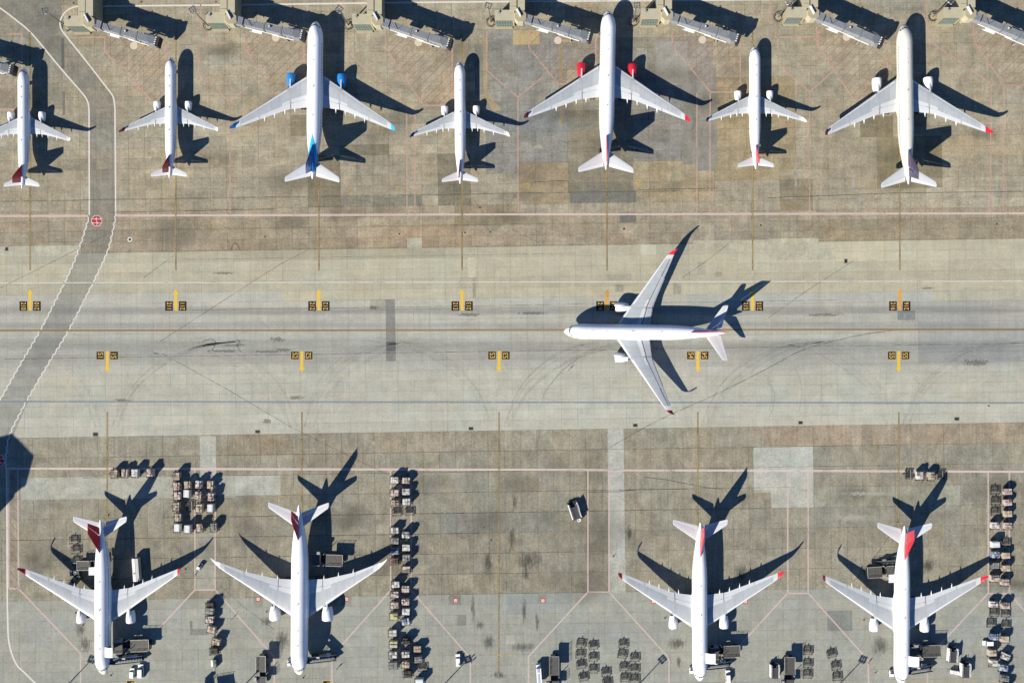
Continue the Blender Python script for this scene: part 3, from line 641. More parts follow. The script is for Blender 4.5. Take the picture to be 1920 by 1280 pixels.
def skin_panel(T, side, h0, h1, c0, c1, lift=0.03, n=7, m=4, drop=0.0, aft=0.0):
    mb = MB(); vs = []; fs = []
    for i in range(n):
        sec = interp(T['wing'], h0+(h1-h0)*i/(n-1)); ch = sec[2]-sec[1]
        for j in range(m):
            c = c0+(c1-c0)*j/(m-1); q = j/(m-1)
            vs.append((side*sec[0], -(sec[1]+min(c, 1.02)*ch)-aft, upz(sec, min(c, 1))+lift-drop*q))
    nv = len(vs); vs += [(x, y, z-lift-0.03) for x, y, z in vs]
    for i in range(n-1):
        for j in range(m-1):
            a = i*m+j; fs.append((a, a+1, a+m+1, a+m))
    edge = [i*m for i in range(n)]+[(n-1)*m+j for j in range(1, m)]+[i*m+m-1 for i in range(n-2, -1, -1)]+[j for j in range(m-2, 0, -1)]
    for k in range(len(edge)):
        a, b = edge[k], edge[(k+1) % len(edge)]; fs.append((a, b, b+nv, a+nv))
    return mb.add(vs, fs)
def skin(name, col, rough, axis, pitch, line=0.80, dirt=0.08):
    """painted aircraft skin: panel seams, streaks of grime along the airflow"""
    if name in _M: return _M[name]
    t = NT(name); o = t.objc(); sx = t.n('ShaderNodeSeparateXYZ'); t.set(sx.inputs[0], o)
    u = t.math('FRACT', t.math('DIVIDE', sx.outputs[axis], pitch)); seam = t.rng(t.math('ABSOLUTE', t.math('SUBTRACT', u, 0.5)), 0.018, 0.0, 0.0, 1.0)
    st = t.noise(t.objc((1.6, 0.09, 1.6)), 1.0, 5, 0.6); bl = t.noise(o, 0.35, 4, 0.6)
    f = t.math('MULTIPLY', t.rng(st, 0.35, 0.7, 1.0, 1-dirt), t.rng(bl, 0.3, 0.7, 1-dirt*0.8, 1.0))
    f = t.math('MULTIPLY', f, t.math('SUBTRACT', 1.0, t.math('MULTIPLY', seam, 1-line)))
    rgb = t.n('ShaderNodeRGB'); rgb.outputs[0].default_value = col
    _M[name] = t.done(t.bsdf(t.scale(rgb.outputs[0], f), rough, 0, 0.5, coat=0.15)); return _M[name]
WHITE = skin('airliner_white', (0.80, 0.81, 0.83, 1), 0.32, 1, 5.3)
CREAM = skin('airliner_cream', (0.64, 0.63, 0.56, 1), 0.34, 1, 5.3)
WGREY = skin('wing_grey', (0.36, 0.39, 0.42, 1), 0.42, 0, 2.4, 0.86, 0.16)
WLIGHT = paint('wing_light_grey', (0.48, 0.505, 0.53, 1), 0.38, 0, 0.10, 0.5, 0.4)
SLATM = paint('slat_metal', (0.56, 0.58, 0.61, 1), 0.34, 0.0, 0.08, 0.5, 0.4)
DARK = paint('dark_glass', (0.012, 0.014, 0.018, 1), 0.35, 0, 0.02, 0.6)
GAPM = paint('flap_gap_dark', (0.10, 0.11, 0.12, 1), 0.6, 0, 0.3)
TYREM = paint('tyre_rubber', (0.018, 0.018, 0.018, 1), 0.85, 0, 0.3)
STEEL = paint('gear_steel', (0.38, 0.39, 0.40, 1), 0.4, 0.6, 0.2)
HOT = paint('exhaust_metal', (0.16, 0.15, 0.14, 1), 0.45, 0.7, 0.3)
LIP = paint('intake_lip', (0.55, 0.56, 0.58, 1), 0.2, 0.85, 0.05)
RED = paint('livery_red', (0.44, 0.012, 0.028, 1), 0.3, 0, 0.06, 0.5, 0.5)
BLUE = paint('livery_blue', (0.014, 0.18, 0.50, 1), 0.3, 0, 0.06, 0.5, 0.5)
CYAN = paint('livery_sky_blue', (0.02, 0.36, 0.75, 1), 0.3, 0, 0.06, 0.5, 0.5)
PURP = paint('livery_purple', (0.042, 0.03, 0.085, 1), 0.3, 0, 0.08, 0.5, 0.5)
TIPSHADE = paint('winglet_shade_navy', (0.03, 0.04, 0.11, 1), 0.3, 0, 0.06)  # puts the shadow side of the left winglets into their colour
def swoosh(T):
    """white fuselage with a blue sweep of paint ahead of the fin"""
    t = NT('blue_sweep_fuselage'); o = t.objc(); sx = t.n('ShaderNodeSeparateXYZ'); t.set(sx.inputs[0], o)
    s = t.math('MULTIPLY', sx.outputs[1], -1.0); ax = t.math('ABSOLUTE', sx.outputs[0])
    m = t.math('MULTIPLY', t.rng(t.math('SUBTRACT', s, t.math('MULTIPLY', ax, 4.0)), 41.8, 42.4, 0, 1), t.rng(t.math('ADD', s, ax), 56.3, 56.8, 1, 0))
    g = t.rng(s, 42, 54, 0, 1)
    c = t.mix(m, (0.8, 0.81, 0.83, 1), t.mix(g, (0.04, 0.48, 0.80, 1), (0.012, 0.15, 0.46, 1)))
    return t.done(t.bsdf(c, 0.3, 0, 0.5, coat=0.3))
def airliner(typ, label, nose, tail, livery, group=None, doors=(), flaps=False):
    T = TYPES[typ]; Rf, zc, L = T['R'], T['zc'], T['L']
    pn, pt = P(nose[0], nose[1], T['znose']), P(tail[0], tail[1], T['ztail'])
    dv = Vector((pn.x-pt.x, pn.y-pt.y, 0)); sc = dv.length/L; rz = math.atan2(-dv.x, dv.y)
    root = thing('airliner', label, 'airplane', (pn.x, pn.y, 0), rz, group); root.scale = (sc, sc, 1.0)
    body = livery.get('body', WHITE)
    # fuselage
    st = []
    nl = T['noseL']
    for q in (0.0, .012, .035, .08, .14, .22, .32, .44, .58, .74, .88, 1.0): st.append(q*nl)
    x = nl+3
    while x < T['tail0']: st.append(x); x += 3.0
    n_t = 12
    for k in range(n_t+1): st.append(T['tail0']+(L-T['tail0'])*k/n_t)
    def rad(s):
        if s < nl: return max(0.05, Rf*(1-(1-s/nl)**2.0)**0.60)
        if s > T['tail0']:
            q = (s-T['tail0'])/(L-T['tail0']); return max(0.16, Rf*(1-0.93*q**1.75))
        return Rf
    def cz(s):
        r = rad(s)
        if s < nl: return zc-(Rf-r)*0.26
        if s > T['tail0']: return zc+(Rf-r)*0.78
        return zc
    NS = 28
    rings = [[(rad(s)*math.sin(2*math.pi*i/NS), -s, cz(s)+rad(s)*1.02*math.cos(2*math.pi*i/NS)) for i in range(NS)] for s in st]
    fus = MB().loft(rings).build('fuselage', body, root, True)
    # windscreen: six panes joined
    wmb = MB()
    ws = nl*0.22
    for k in range(6):
        a0, a1 = (k-3)*0.40+0.03, (k-2)*0.40-0.03
        q = []
        for a, f in ((a0, 0), (a1, 0), (a1, 1), (a0, 1)):
            mida = abs((a0+a1)/2); s = ws+0.75*mida**1.5+(0.62 if f else 0)*(1.0 if typ != 'narrow' else 0.8)
            ang = a*1.02; r = rad(s)+0.02
            q.append((r*math.sin(ang*0.95), -s, cz(s)+r*1.02*math.cos(ang*0.95)))
        wmb.add(q, [(0, 1, 2, 3)])
    wmb.build('windscreen', DARK, fus)
    if T['win']:
        cw = MB(); s = T['win'][0]
        while s < T['win'][1]:
            for sd in (1, -1):
                a0, a1 = 1.10, 1.27; r = rad(s)+0.012
                q = [(sd*r*math.sin(a), -(s+e), cz(s)+r*1.02*math.cos(a)) for a, e in ((a0, 0), (a1, 0), (a1, .26), (a0, .26))]
                cw.add(q, [(0, 1, 2, 3)])
            s += 0.54
        cw.build('cabin_windows', DARK, fus, kind='stuff')
    for s, hh in ((nl*1.4, .35), (nl*2.1, .3), (L*0.42, .45), (L*0.6, .3)):
        z = cz(s)+rad(s)*1.02
        MB().add([(-.04, -s, z-.05), (.04, -s, z-.05), (.04, -s-.5, z-.05), (-.04, -s-.5, z-.05), (-.02, -s-.25, z+hh), (.02, -s-.25, z+hh), (.02, -s-.5, z+hh), (-.02, -s-.5, z+hh)],
                 [(3, 2, 1, 0), (4, 5, 6, 7), (0, 1, 5, 4), (1, 2, 6, 5), (2, 3, 7, 6), (3, 0, 4, 7)]).build('antenna', WHITE if s < 20 else HOT, fus)
    # belly fairing
    b0, b1 = T['belly']; br = []
    for k in range(11):
        q = k/10; s = b0+(b1-b0)*q; e = math.sin(math.pi*min(1, max(0, q)))**0.45; w = Rf*(0.55+0.55*e); hgt = Rf*(0.25+0.42*e)
        br.append([(w*math.cos(2*math.pi*i/18), -s, zc-Rf*0.52+hgt*math.sin(2*math.pi*i/18)*(1.0 if math.sin(2*math.pi*i/18) < 0 else 0.8)) for i in range(18)])
    MB().loft(br).build('belly_fairing', body, root, True)
    # wings
    for sd in (-1, 1):
        W = T['wing']; hsp = W[-1][0]; kk = T['kink']
        w = MB().loft([ring_foil(s, sd) for s in W]).build('wing', WGREY, root, True)
        skin_panel(T, sd, Rf+0.6, kk*0.93, 0.0, 0.085, 0.02, 5, 4).build('slat', SLATM, w, True)
        skin_panel(T, sd, kk*1.04, hsp*0.985, 0.0, 0.12, 0.02, 9, 4).build('slat', SLATM, w, True)
        dr, af = (0.35, 0.30) if flaps else (0.0, 0.0)
        skin_panel(T, sd, Rf*0.95, kk*0.90, 0.76, 1.0, 0.03, 5, 3, dr, af).build('flap', WLIGHT, w)
        skin_panel(T, sd, kk*0.93, hsp*0.70, 0.74, 1.0, 0.03, 8, 3, dr, af).build('flap', WLIGHT, w)
        skin_panel(T, sd, hsp*0.715, hsp*0.94, 0.74, 1.0, 0.03, 6, 3, dr*0.5, af*0.5).build('aileron', WLIGHT if not flaps else WGREY, w)
        skin_panel(T, sd, Rf*0.9, kk*0.88, 0.60, 0.745, 0.022, 5, 2).build('spoiler', WLIGHT, w)
        for k in range(4):
            a = kk*0.95+(hsp*0.70-kk*0.95)*k/4
            skin_panel(T, sd, a+0.05, a+(hsp*0.70-kk*0.95)/4-0.05, 0.61, 0.725, 0.02, 3, 2).build('spoiler', WLIGHT if k < 1 else WGREY, w)
        skin_panel(T, sd, hsp*0.945, hsp*0.999, 0.0, 1.0, 0.018, 3, 8).build('wing_tip_panel', WLIGHT, w)
        if flaps:
            for a, b, c in ((Rf*0.95, kk*0.90, .76), (kk*0.93, hsp*0.70, .74), (hsp*0.715, hsp*0.94, .74)):
                skin_panel(T, sd, a, b, c-0.045, c+0.03, 0.012, 5, 2).build('flap_cove_shade', GAPM, w)  # dark strip on the skin paints in the shade of the cove
        sec = interp(W, kk*0.915); ch = sec[2]-sec[1]
        skin_panel(T, sd, kk*0.90, kk*0.925, 0.74, 1.0, 0.02, 2, 3).build('flap_gap', GAPM, w); skin_panel(T, sd, kk*0.80, kk*0.905, 0.745, 0.762, 0.034, 3, 2).build('flap_gap', GAPM, w)
        for h in (T['fair'] if not flaps else []):
            sec = interp(W, h); ch = sec[2]-sec[1]; te = -sec[2]; k = 0.8 if typ == 'narrow' else 1.0
            rg = []
            for q, r in ((-2.6, .05), (-2.0, .22), (-1.0, .30), (0.0, .27), (0.8, .14), (1.45, .03)):
                rg.append([(sd*h+r*k*math.cos(2*math.pi*i/8), te-q*k-af, sec[3]-0.16*k+r*k*0.9*math.sin(2*math.pi*i/8)) for i in range(8)])
            MB().loft(rg).build('flap_fairing', WHITE, w, True)
        # tip device
        td = T['tipdev']; rg = []
        for i, (h, a, b, z) in enumerate(td):
            th = 0.10*(b-a) if i else W[-1][4]*(b-a)*0.8
            nx, nz = (0, 1)
            if i >= 2 and typ != 'freighter': nx, nz = -0.95, 0.3
            elif i == 1 and typ != 'freighter': nx, nz = -0.4, 0.92
            r = []
            for c in CH: r.append((sd*(h+nx*foil(c)*0.5*th*0.5), -(a+c*(b-a)), z+nz*foil(c)*0.5*th*0.5))
            for c in CH[::-1][1:-1]: r.append((sd*(h-nx*foil(c)*0.5*th*0.5), -(a+c*(b-a)), z-nz*foil(c)*0.5*th*0.5))
            rg.append(r)
        MB().loft(rg).build('winglet' if typ != 'freighter' else 'raked_tip', livery.get('tipR' if sd > 0 else 'tipL', livery.get('tip', WHITE)), w, True)
        # engine
        hs, s0, el, er, ez = T['eng']; em = livery.get('engine', WHITE)
        prof = [(0.42, .86), (0.10, .90), (0.0, .95), (0.06, 1.0), (0.5, 1.07), (1.6, 1.10), (3.0, 1.04), (4.2, .90), (4.9, .80)]
        k = el/6.9; EN = 22
        e = MB().loft([[(sd*hs+er*r*math.cos(2*math.pi*i/EN)*0.95, -(s0+q*k), ez+er*r*math.sin(2*math.pi*i/EN)*0.95) for i in range(EN)] for q, r in prof[2:]], cap=False).build('engine', em, root, True)
        MB().loft([[(sd*hs+er*r*math.cos(2*math.pi*i/EN)*0.95, -(s0+q*k), ez+er*r*math.sin(2*math.pi*i/EN)*0.95) for i in range(EN)] for q, r in ((0.9, .84), (.42, .86), (.10, .90), (0.0, .952), (.07, 1.006), (.2, 1.035))], cap=False).build('intake_lip', livery.get('lip', LIP), e, True)
        MB().cyl((sd*hs, -(s0+0.9*k), ez), (sd*hs, -(s0+1.0*k), ez), er*.82, er*.82, 20).build('fan', GAPM, e)
        MB().cyl((sd*hs, -(s0+0.35*k), ez), (sd*hs, -(s0+0.9*k), ez), 0.04, er*.28, 12).build('spinner', GAPM, e, True)
        MB().loft([[(sd*hs+er*r*math.cos(2*math.pi*i/16), -(s0+q*k), ez+er*r*math.sin(2*math.pi*i/16)) for i in range(16)] for q, r in ((4.0, .62), (5.2, .55), (6.1, .40), (6.4, .30), (6.9, .05))]).build('exhaust_cone', HOT, e, True)
        sec = interp(W, hs); pw = 0.17*er/1.2
        le = sec[1]; zz = upz(sec, 0.05)
        MB().add([(sd*hs-pw, -(s0+1.3*k), ez+er*.96), (sd*hs+pw, -(s0+1.3*k), ez+er*.96), (sd*hs+pw, -(le+0.4), zz), (sd*hs-pw, -(le+0.4), zz),
                  (sd*hs-pw, -(s0+1.3*k), ez+er*.5), (sd*hs+pw, -(s0+1.3*k), ez+er*.5), (sd*hs+pw, -(le+3.2*k), sec[3]-0.1), (sd*hs-pw, -(le+3.2*k), sec[3]-0.1), (sd*hs-pw, -(s0+5.2*k), ez+er*.2), (sd*hs+pw, -(s0+5.2*k), ez+er*.2)],
                 [(0, 1, 2, 3), (0, 4, 5, 1), (3, 2, 6, 7), (5, 4, 8, 9), (8, 7, 6, 9), (0, 3, 7, 8, 4), (1, 5, 9, 6, 2)]).build('pylon', WLIGHT, e)
        # tailplane and elevator
        stb = [(a, b, c, z, .10) for a, b, c, z in T['stab']]
        MB().loft([ring_foil(s, sd, 0, 0.70) for s in stb]).build('tailplane', WLIGHT, root, True)
        MB().loft([ring_foil(s, sd, 0.712, 1.0) for s in stb]).build('elevator', SLATM, root, True)
        tp = MB(); a = stb[-1]; tip2 = (a[0]+0.32, a[1]+0.75, a[2]-0.1, a[3]+0.02, .05)
        tp.loft([ring_foil(a, sd), ring_foil(tip2, sd)]).build('tailplane_tip', livery.get('stabtip', WLIGHT), root, True)
        # main gear
        mx, ms, nwheel = T['mg']; g = MB().cyl((sd*mx, -ms, 1.0), (sd*mx, -ms, zc-Rf*.5), .22, .26, 10).bar((sd*mx, -ms, 1.4), (sd*(mx-1.8), -ms, zc-Rf*.6), .16)
        g.build('landing_gear', STEEL, root)
        rr = 0.68 if typ != 'narrow' else 0.58
        for i in range(nwheel//2):
            for dx in (-.55, .55):
                y = -ms+(i-(nwheel//2-1)/2)*1.5
                MB().cyl((sd*mx+dx-.2, y, rr), (sd*mx+dx+.2, y, rr), rr, rr, 14).build('wheel', TYREM, root)
    # nose gear
    MB().cyl((0, -T['ng'], .6), (0, -T['ng'], zc-Rf*.8), .14, .17, 10).build('nose_gear', STEEL, root)
    for dx in (-.36, .36): MB().cyl((dx-.13, -T['ng'], .5), (dx+.13, -T['ng'], .5), .5, .5, 14).build('wheel', TYREM, root)
    # fin and rudder
    (a0, b0_, zz0), (a1, b1_, zz1) = T['fin']
    def fr(a, b, z, c0, c1):
        cs = [c0+(c1-c0)*c for c in CH]; th = 0.11*(b-a)
        r = [(foil(c)*0.5*th*0.45, -(a+c*(b-a)), z) for c in cs]; return r+[(-foil(c)*0.5*th*0.45, -(a+c*(b-a)), z) for c in cs[::-1][1:-1]]
    mid = [(a0-1.6, b0_+0.2, zz0-0.5), (a0+0.2, b0_, zz0+0.4), (a0+(a1-a0)*.5, b0_+(b1_-b0_)*.5, (zz0+zz1)/2), (a1, b1_, zz1-.25), (a1+.5, b1_+.02, zz1)]
    fm = livery.get('fin', WHITE)
    MB().loft([fr(a, b, z, 0, .69) for a, b, z in mid]).build('tail_fin', fm, root, True)
    MB().loft([fr(a, b, z, .70, 1.0) for a, b, z in mid[1:]]).build('rudder', livery.get('rudder', fm), root, True)
    # open freight doors, hinged at their upper edge
    for kind in doors:
        if kind == 'main':
            s0, s1 = 7.4, 11.1; hx, hz = 1.75, zc+Rf*0.83
            vs = []; n = 6
            for i in range(n):
                q = i/(n-1); x = hx+3.55*q*0.98; z = hz+1.15*q+0.55*math.sin(q*math.pi)*0.9
                vs += [(-x, -s0, z), (-x, -s1, z)]
            nv = len(vs); vs += [(x, y, z-0.16) for x, y, z in vs]; fs = []
            for i in range(n-1):
                a = 2*i; fs += [(a, a+1, a+3, a+2), (a+nv, a+2+nv, a+3+nv, a+1+nv), (a, a+2, a+2+nv, a+nv), (a+1, a+1+nv, a+3+nv, a+3)]
            fs += [(0, nv, nv+1, 1), (2*n-2, 2*n-1, nv+2*n-1, nv+2*n-2)]
            MB().add(vs, fs).build('cargo_door', WHITE, root, True)
            op = MB(); q = []
            for a in (0.62, 0.85, 1.1, 1.35, 1.55): q += [(-(Rf+.015)*math.sin(a), -s0-.1, zc+(Rf+.015)*1.02*math.cos(a)), (-(Rf+.015)*math.sin(a), -s1+.1, zc+(Rf+.015)*1.02*math.cos(a))]
            op.add(q, [(2*i, 2*i+1, 2*i+3, 2*i+2) for i in range(4)]).build('door_opening', GAPM, root)
        if kind == 'lower':
            s0, s1 = 37.6, 40.6
            MB().add([(Rf*.96, -s0, zc-.1), (Rf*.96, -s1, zc-.1), (Rf+2.3, -s1, zc+.55), (Rf+2.3, -s0, zc+.55), (Rf*.96, -s0, zc-.24), (Rf*.96, -s1, zc-.24), (Rf+2.3, -s1, zc+.40), (Rf+2.3, -s0, zc+.40)],
                     [(0, 1, 2, 3), (7, 6, 5, 4), (0, 4, 5, 1), (1, 5, 6, 2), (2, 6, 7, 3), (3, 7, 4, 0)]).build('cargo_door', WHITE, root)
            MB().add([((Rf+.015)*math.sin(a), -s, zc+(Rf+.015)*1.02*math.cos(a)) for a, s in ((1.65, s0), (1.65, s1), (2.2, s1), (2.2, s0))], [(0, 1, 2, 3)]).build('door_opening', GAPM, root)
    return root
G1 = 'airliners parked nose up at the gates'; G2 = 'cargo airliners parked nose down'
def blue_grad():
    t = NT('blue_fin'); o = t.objc(); sx = t.n('ShaderNodeSeparateXYZ'); t.set(sx.inputs[0], o)
    nz = t.noise(t.objc((0.5, 0.5, 0.25)), 0.9, 2, 0.5, 1.2)
    c = t.mix(t.rng(nz, 0.42, 0.58, 0, 1), (0.015, 0.20, 0.55, 1), (0.008, 0.06, 0.24, 1))
    return t.done(t.bsdf(c, 0.3, 0, 0.5))
airliner('narrow', 'white narrowbody with dark red tail fin, leftmost at the gates, beside the service road', (46, 128.7), (42, 353.7), dict(fin=RED), G1)
airliner('narrow', 'white narrowbody with dark red tail fin, pointing at stand 211, right of the service road', (321.5, 108.2), (318.1, 334.9), dict(fin=RED, tipL=RED), G1)
airliner('wide', 'white widebody with blue engines, blue tail and blue wing tips', (592.9, 41), (586.1, 335.9), dict(fin=blue_grad(), engine=BLUE, lip=BLUE, tip=CYAN, body=swoosh(None)), G1)
airliner('narrow', 'white narrowbody with red engine rims between the blue-tailed and red-engined jets', (862.3, 115.9), (862.9, 345), dict(fin=RED, tipL=TIPSHADE, lip=RED), G1)
airliner('wide', 'white widebody with bright red engines and red fin at the upper middle', (1140.7, 20.8), (1136, 318.1), dict(fin=RED, engine=RED, lip=RED, tip=RED), G1)
airliner('narrow', 'white narrowbody with red fin between the red-engined jet and the cream jet', (1414.5, 87.3), (1416.8, 317.4), dict(fin=RED, tipL=TIPSHADE, lip=RED), G1)
airliner('wide', 'cream widebody with purple tail fin and red winglets at upper right', (1693.6, 46.4), (1703, 346), dict(fin=PURP, tip=RED, body=CREAM), G1)
airliner('wide', 'white red-finned airliner taxiing leftward along the yellow centreline', (1057.7, 620.9), (1358, 623.9), dict(fin=RED, tip=RED), None, (), True)
airliner('wide', 'red-tailed white freighter at lower left beside a long white truck, nose cargo door open', (194.8, 1263), (188.8, 973.6), dict(fin=RED, tip=RED), G2, ('main', 'lower'))
airliner('freighter', 'largest white freighter with red fin and plain swept wing tips, second from lower left', (562.3, 1263.8), (560.6, 946.4), dict(fin=RED), G2)
airliner('wide', 'red-tailed white freighter right of the empty stand, nose cargo door open', (1311.7, 1275.6), (1312.7, 979.3), dict(fin=RED, tip=RED), G2, ('main',))
airliner('wide', 'red-tailed white freighter at lower right beside a belt loader, nose cargo door open', (1688.6, 1281), (1695.3, 985.4), dict(fin=RED, tip=RED), G2, ('main', 'lower'))

# ------------------------------------------------------------------ boarding bridges
BCONC = paint('bridge_concrete', S(196, 184, 156, 1.3), 0.85, 0, 0.16, 0.2, 0.5)
BCONC2 = paint('bridge_pale_panel', S(206, 198, 172, 1.3), 0.8, 0, 0.12, 0.2, 0.5)
TUNM = paint('tunnel_grey', S(172, 176, 184, 1.27), 0.55, 0.15, 0.30, 0.4, 0.9)
TUND = paint('tunnel_rib_grey', S(138, 142, 150, 1.3), 0.55, 0.15, 0.2, 0.4, 0.6)
GLZ = paint('green_glazing', (0.06, 0.12, 0.10, 1), 0.15, 0, 0.2, 0.6)
BLK = paint('black_rubber', (0.02, 0.02, 0.022, 1), 0.8, 0, 0.2)
MACH = paint('machine_white', (0.66, 0.67, 0.66, 1), 0.45, 0, 0.22)
MACHG = paint('machine_grey', (0.30, 0.31, 0.32, 1), 0.5, 0.2, 0.25)
ORD = ['leftmost', 'second', 'third', 'fourth', 'fifth', 'sixth', 'seventh', 'eighth', 'ninth', 'tenth', 'eleventh', 'twelfth', 'thirteenth', 'fourteenth', 'fifteenth', 'sixteenth', 'seventeenth']
def jet_bridge(rot, cab, label, fixed=True, pad=None):
    r = P(rot[0], rot[1], 7.4); c = P(cab[0], cab[1], 6.9); r.z = c.z = 0
    root = thing('boarding_bridge', label, 'jet bridge', (r.x, r.y, 0), 0, 'boarding bridges along the gates')
    ax = (c-r); Lb = ax.length; u = ax.normalized(); nrm = Vector((-u.y, u.x, 0)); ang = math.atan2(u.y, u.x)
    def at(s, o=0.0, z=0.0): return u*s + nrm*o + Vector((0, 0, z))
    oct_ = lambda q, rr, z0: [(q.x+rr*math.cos(R(22.5+45*i)), q.y+rr*math.sin(R(22.5+45*i))) for i in range(8)]
    o0 = Vector((0, 0, 0))
    if fixed:
        # fixed link to the terminal: two roofs with a slot between, columns below
        for x0, x1, zt in ((-3.9, -1.5, 8.2), (-1.0, 1.55, 8.5)):
            MB().box(((x0+x1)/2, 20.4, zt-1.9), (x1-x0, 36.6, 3.8)).build('walkway', BCONC, root)
            rf = MB().box(((x0+x1)/2, 20.4, zt+0.06), (x1-x0+0.1, 36.6, 0.12)).build('walkway_roof', BCONC2, root)
            MB().box(((x0+x1)/2, 20.3, 2.2), (x1-x0-0.3, 36.0, 4.4)).build('walkway_base', BCONC, root)
        MB().box((-1.25, 20.4, 7.2), (0.48, 36.5, 0.2)).build('roof_gap_dark', BLK, root)  # black strip painted in for the dark gap between the roofs
        for y in (3.4, 9.5, 16, 23, 30):
            MB().box((-2.7, y, 8.42), (2.2, 0.10, 0.12)).build('roof_seam', BCONC, root)
        # service block with glazed stair on its apron side
        MB().box((-5.9, 0.7, 3.7), (7.0, 3.4, 7.4)).build('stair_block', BCONC, root)
        MB().box((-5.9, 0.7, 7.47), (7.2, 3.6, 0.14)).build('stair_block_roof', BCONC2, root)
        MB().cyl((-8.0, 1.4, 7.5), (-8.0, 1.4, 8.1), .45, .45, 10).build('roof_fan', MACHG, root)
        g = MB().box((-6.2, -1.06, 3.2), (6.0, 0.08, 6.2)).build('glazed_wall', GLZ, root)
        for k in range(7): MB().box((-9.1+k*0.97, -1.13, 3.2), (0.09, 0.10, 6.2)).build('mullion', MACHG, g)
        for k in range(4): MB().box((-6.2, -1.13, 0.9+k*1.6), (6.0, 0.09, 0.09)).build('transom', MACHG, g)
        MB().box((-6.2, -1.5, 0.25), (6.0, 0.7, 0.5)).build('base_plinth', BCONC, root)
    # rotunda
    rt = MB().prism(oct_(o0, 2.45, 0), 4.6, 8.2).build('rotunda', BCONC2, root)
    MB().prism(oct_(o0, 2.6, 0), 8.2, 8.5, inset=0.85).build('rotunda_roof', BCONC, rt)
    MB().add([(-1.6, 2.2, 8.45), (0.0, -0.6, 8.45), (0.35, -0.3, 8.45), (-1.1, 2.5, 8.45), (-1.6, 2.2, 9.3), (0.0, -0.6, 9.3), (0.35, -0.3, 9.3), (-1.1, 2.5, 9.3)], [(0, 1, 2, 3), (7, 6, 5, 4), (0, 4, 5, 1), (1, 5, 6, 2), (2, 6, 7, 3), (3, 7, 4, 0)]).build('roof_upstand', MACH, rt)
    MB().cyl((0, 0, 0), (0, 0, 4.7), .8, .8, 14).build('rotunda_column', BCONC, root)
    # tunnels
    def tun(name, s0, s1, w, zb, zt, m=TUNM, rib=0.55):
        dz = lambda s: 1.25-1.15*s/Lb
        t_ = MB().bar(at(s0, 0, (zb+zt)/2+dz(s0)), at(s1, 0, (zb+zt)/2+dz(s1)), w, zt-zb).build(name, m, root)
        n = int((s1-s0)/rib); rb = MB()
        for k in range(n):
            a = at(s0+(k+.5)*(s1-s0)/n); rb.box((a.x, a.y, zt+0.03+dz(s0+(k+.5)*(s1-s0)/n)), (0.10, w*.95, 0.06), ang)
        if n: rb.build('roof_ribs', TUND, t_, kind='stuff')
        return t_
    tun('tunnel_throat', 1.6, 4.6, 2.9, 4.2, 6.9)
    tun('tunnel', 4.5, Lb*0.52, 2.2, 4.4, 6.75); tun('tunnel', Lb*0.50, Lb*0.78, 2.4, 4.3, 6.9); tun('tunnel', Lb*0.76, Lb-1.3, 2.6, 4.2, 7.0)
    for s, w, zt in ((4.55, 2.7, 7.0), (Lb*.505, 2.9, 7.1), (Lb*.765, 3.1, 7.25)):
        q = at(s); MB().box((q.x, q.y, 5.45+1.25-1.15*s/Lb), (0.28, w, zt-3.9), ang).build('tunnel_collar', BLK if s < 5 else TUND, root)
    a, b, c2 = at(6.2, 1.0, 7.85), at(7.8, -0.9, 7.75), at(9.4, 1.0, 7.65)
    MB().bar(a, b, .09).bar(b, c2, .09).build('roof_brace', BLK, root)
    q = at(Lb); cb = MB().prism(oct_(q, 2.0, 0), 4.1, 7.0).build('cab', TUNM, root)
    MB().prism(oct_(q, 2.05, 0), 7.0, 7.2, inset=.8).build('cab_roof', TUND, cb)
    q2 = at(Lb+2.35); MB().box((q2.x, q2.y, 5.6), (1.1, 3.7, 3.0), ang).build('cab_canopy', BLK, cb)
    for k in range(4):
        q3 = at(Lb+1.55, -1.2+k*.8); MB().box((q3.x, q3.y, 7.05), (.5, .35, .4), ang).build('cab_unit', MACH, cb)
    # drive column, wheels
    sd = Lb*0.80
    for o in (-1.5, 1.5):
        q = at(sd, o); MB().box((q.x, q.y, 3.2), (.42, .42, 5.4), ang).build('drive_leg', MACHG, root)
    q = at(sd); MB().box((q.x, q.y, 0.95), (.7, 3.4, .6), ang).build('bogie', MACHG, root)
    for o in (-1.1, 1.1):
        e = at(sd, o-.25, .55); f = at(sd, o+.25, .55); MB().cyl(e, f, .55, .55, 14).build('wheel', TYREM, root)
    # side machinery: cooling unit, walkway, cable tray, service stair
    q = at(Lb*.36, -1.75); MB().box((q.x, q.y, 4.7), (4.6, .8, .8), ang).build('air_conditioner', MACH, root)
    q = at(Lb*.28, -1.9); MB().box((q.x, q.y, 5.0), (.8, .6, .6), ang).build('air_duct', MACHG, root)
    MB().bar(at(4.6, -1.35, 5.5), at(Lb*.7, -1.5, 4.9), .22, .3).build('cable_tray', MACH, root)
    MB().bar(at(Lb*.6, -1.6, 4.6), at(Lb-1.5, -1.8, 4.4), .35, .2).build('side_walkway', MACH, root)
    for k in range(2): q = at(Lb*.58+k*.4, 0.4, 7.1); MB().box((q.x, q.y, 7.7), (.5, .5, .4), ang+.4).build('roof_hatch', BLK if k else MACH, root)
    q = at(Lb*.86, 1.9); MB().box((q.x, q.y, 4.6), (1.6, .5, 1.2), ang).build('control_box', MACH, root)
    sa, sb = at(Lb-1.0, 2.1, 3.4), at(Lb-5.2, 2.5, 0.2)
    stx = MB().bar(sa, sb, .8, .12)
    for k in range(9):
        p = sb.lerp(sa, k/8); stx.box((p.x, p.y, p.z+.1), (.35, .8, .05), ang)
    stx.build('service_stair', MACHG, root)
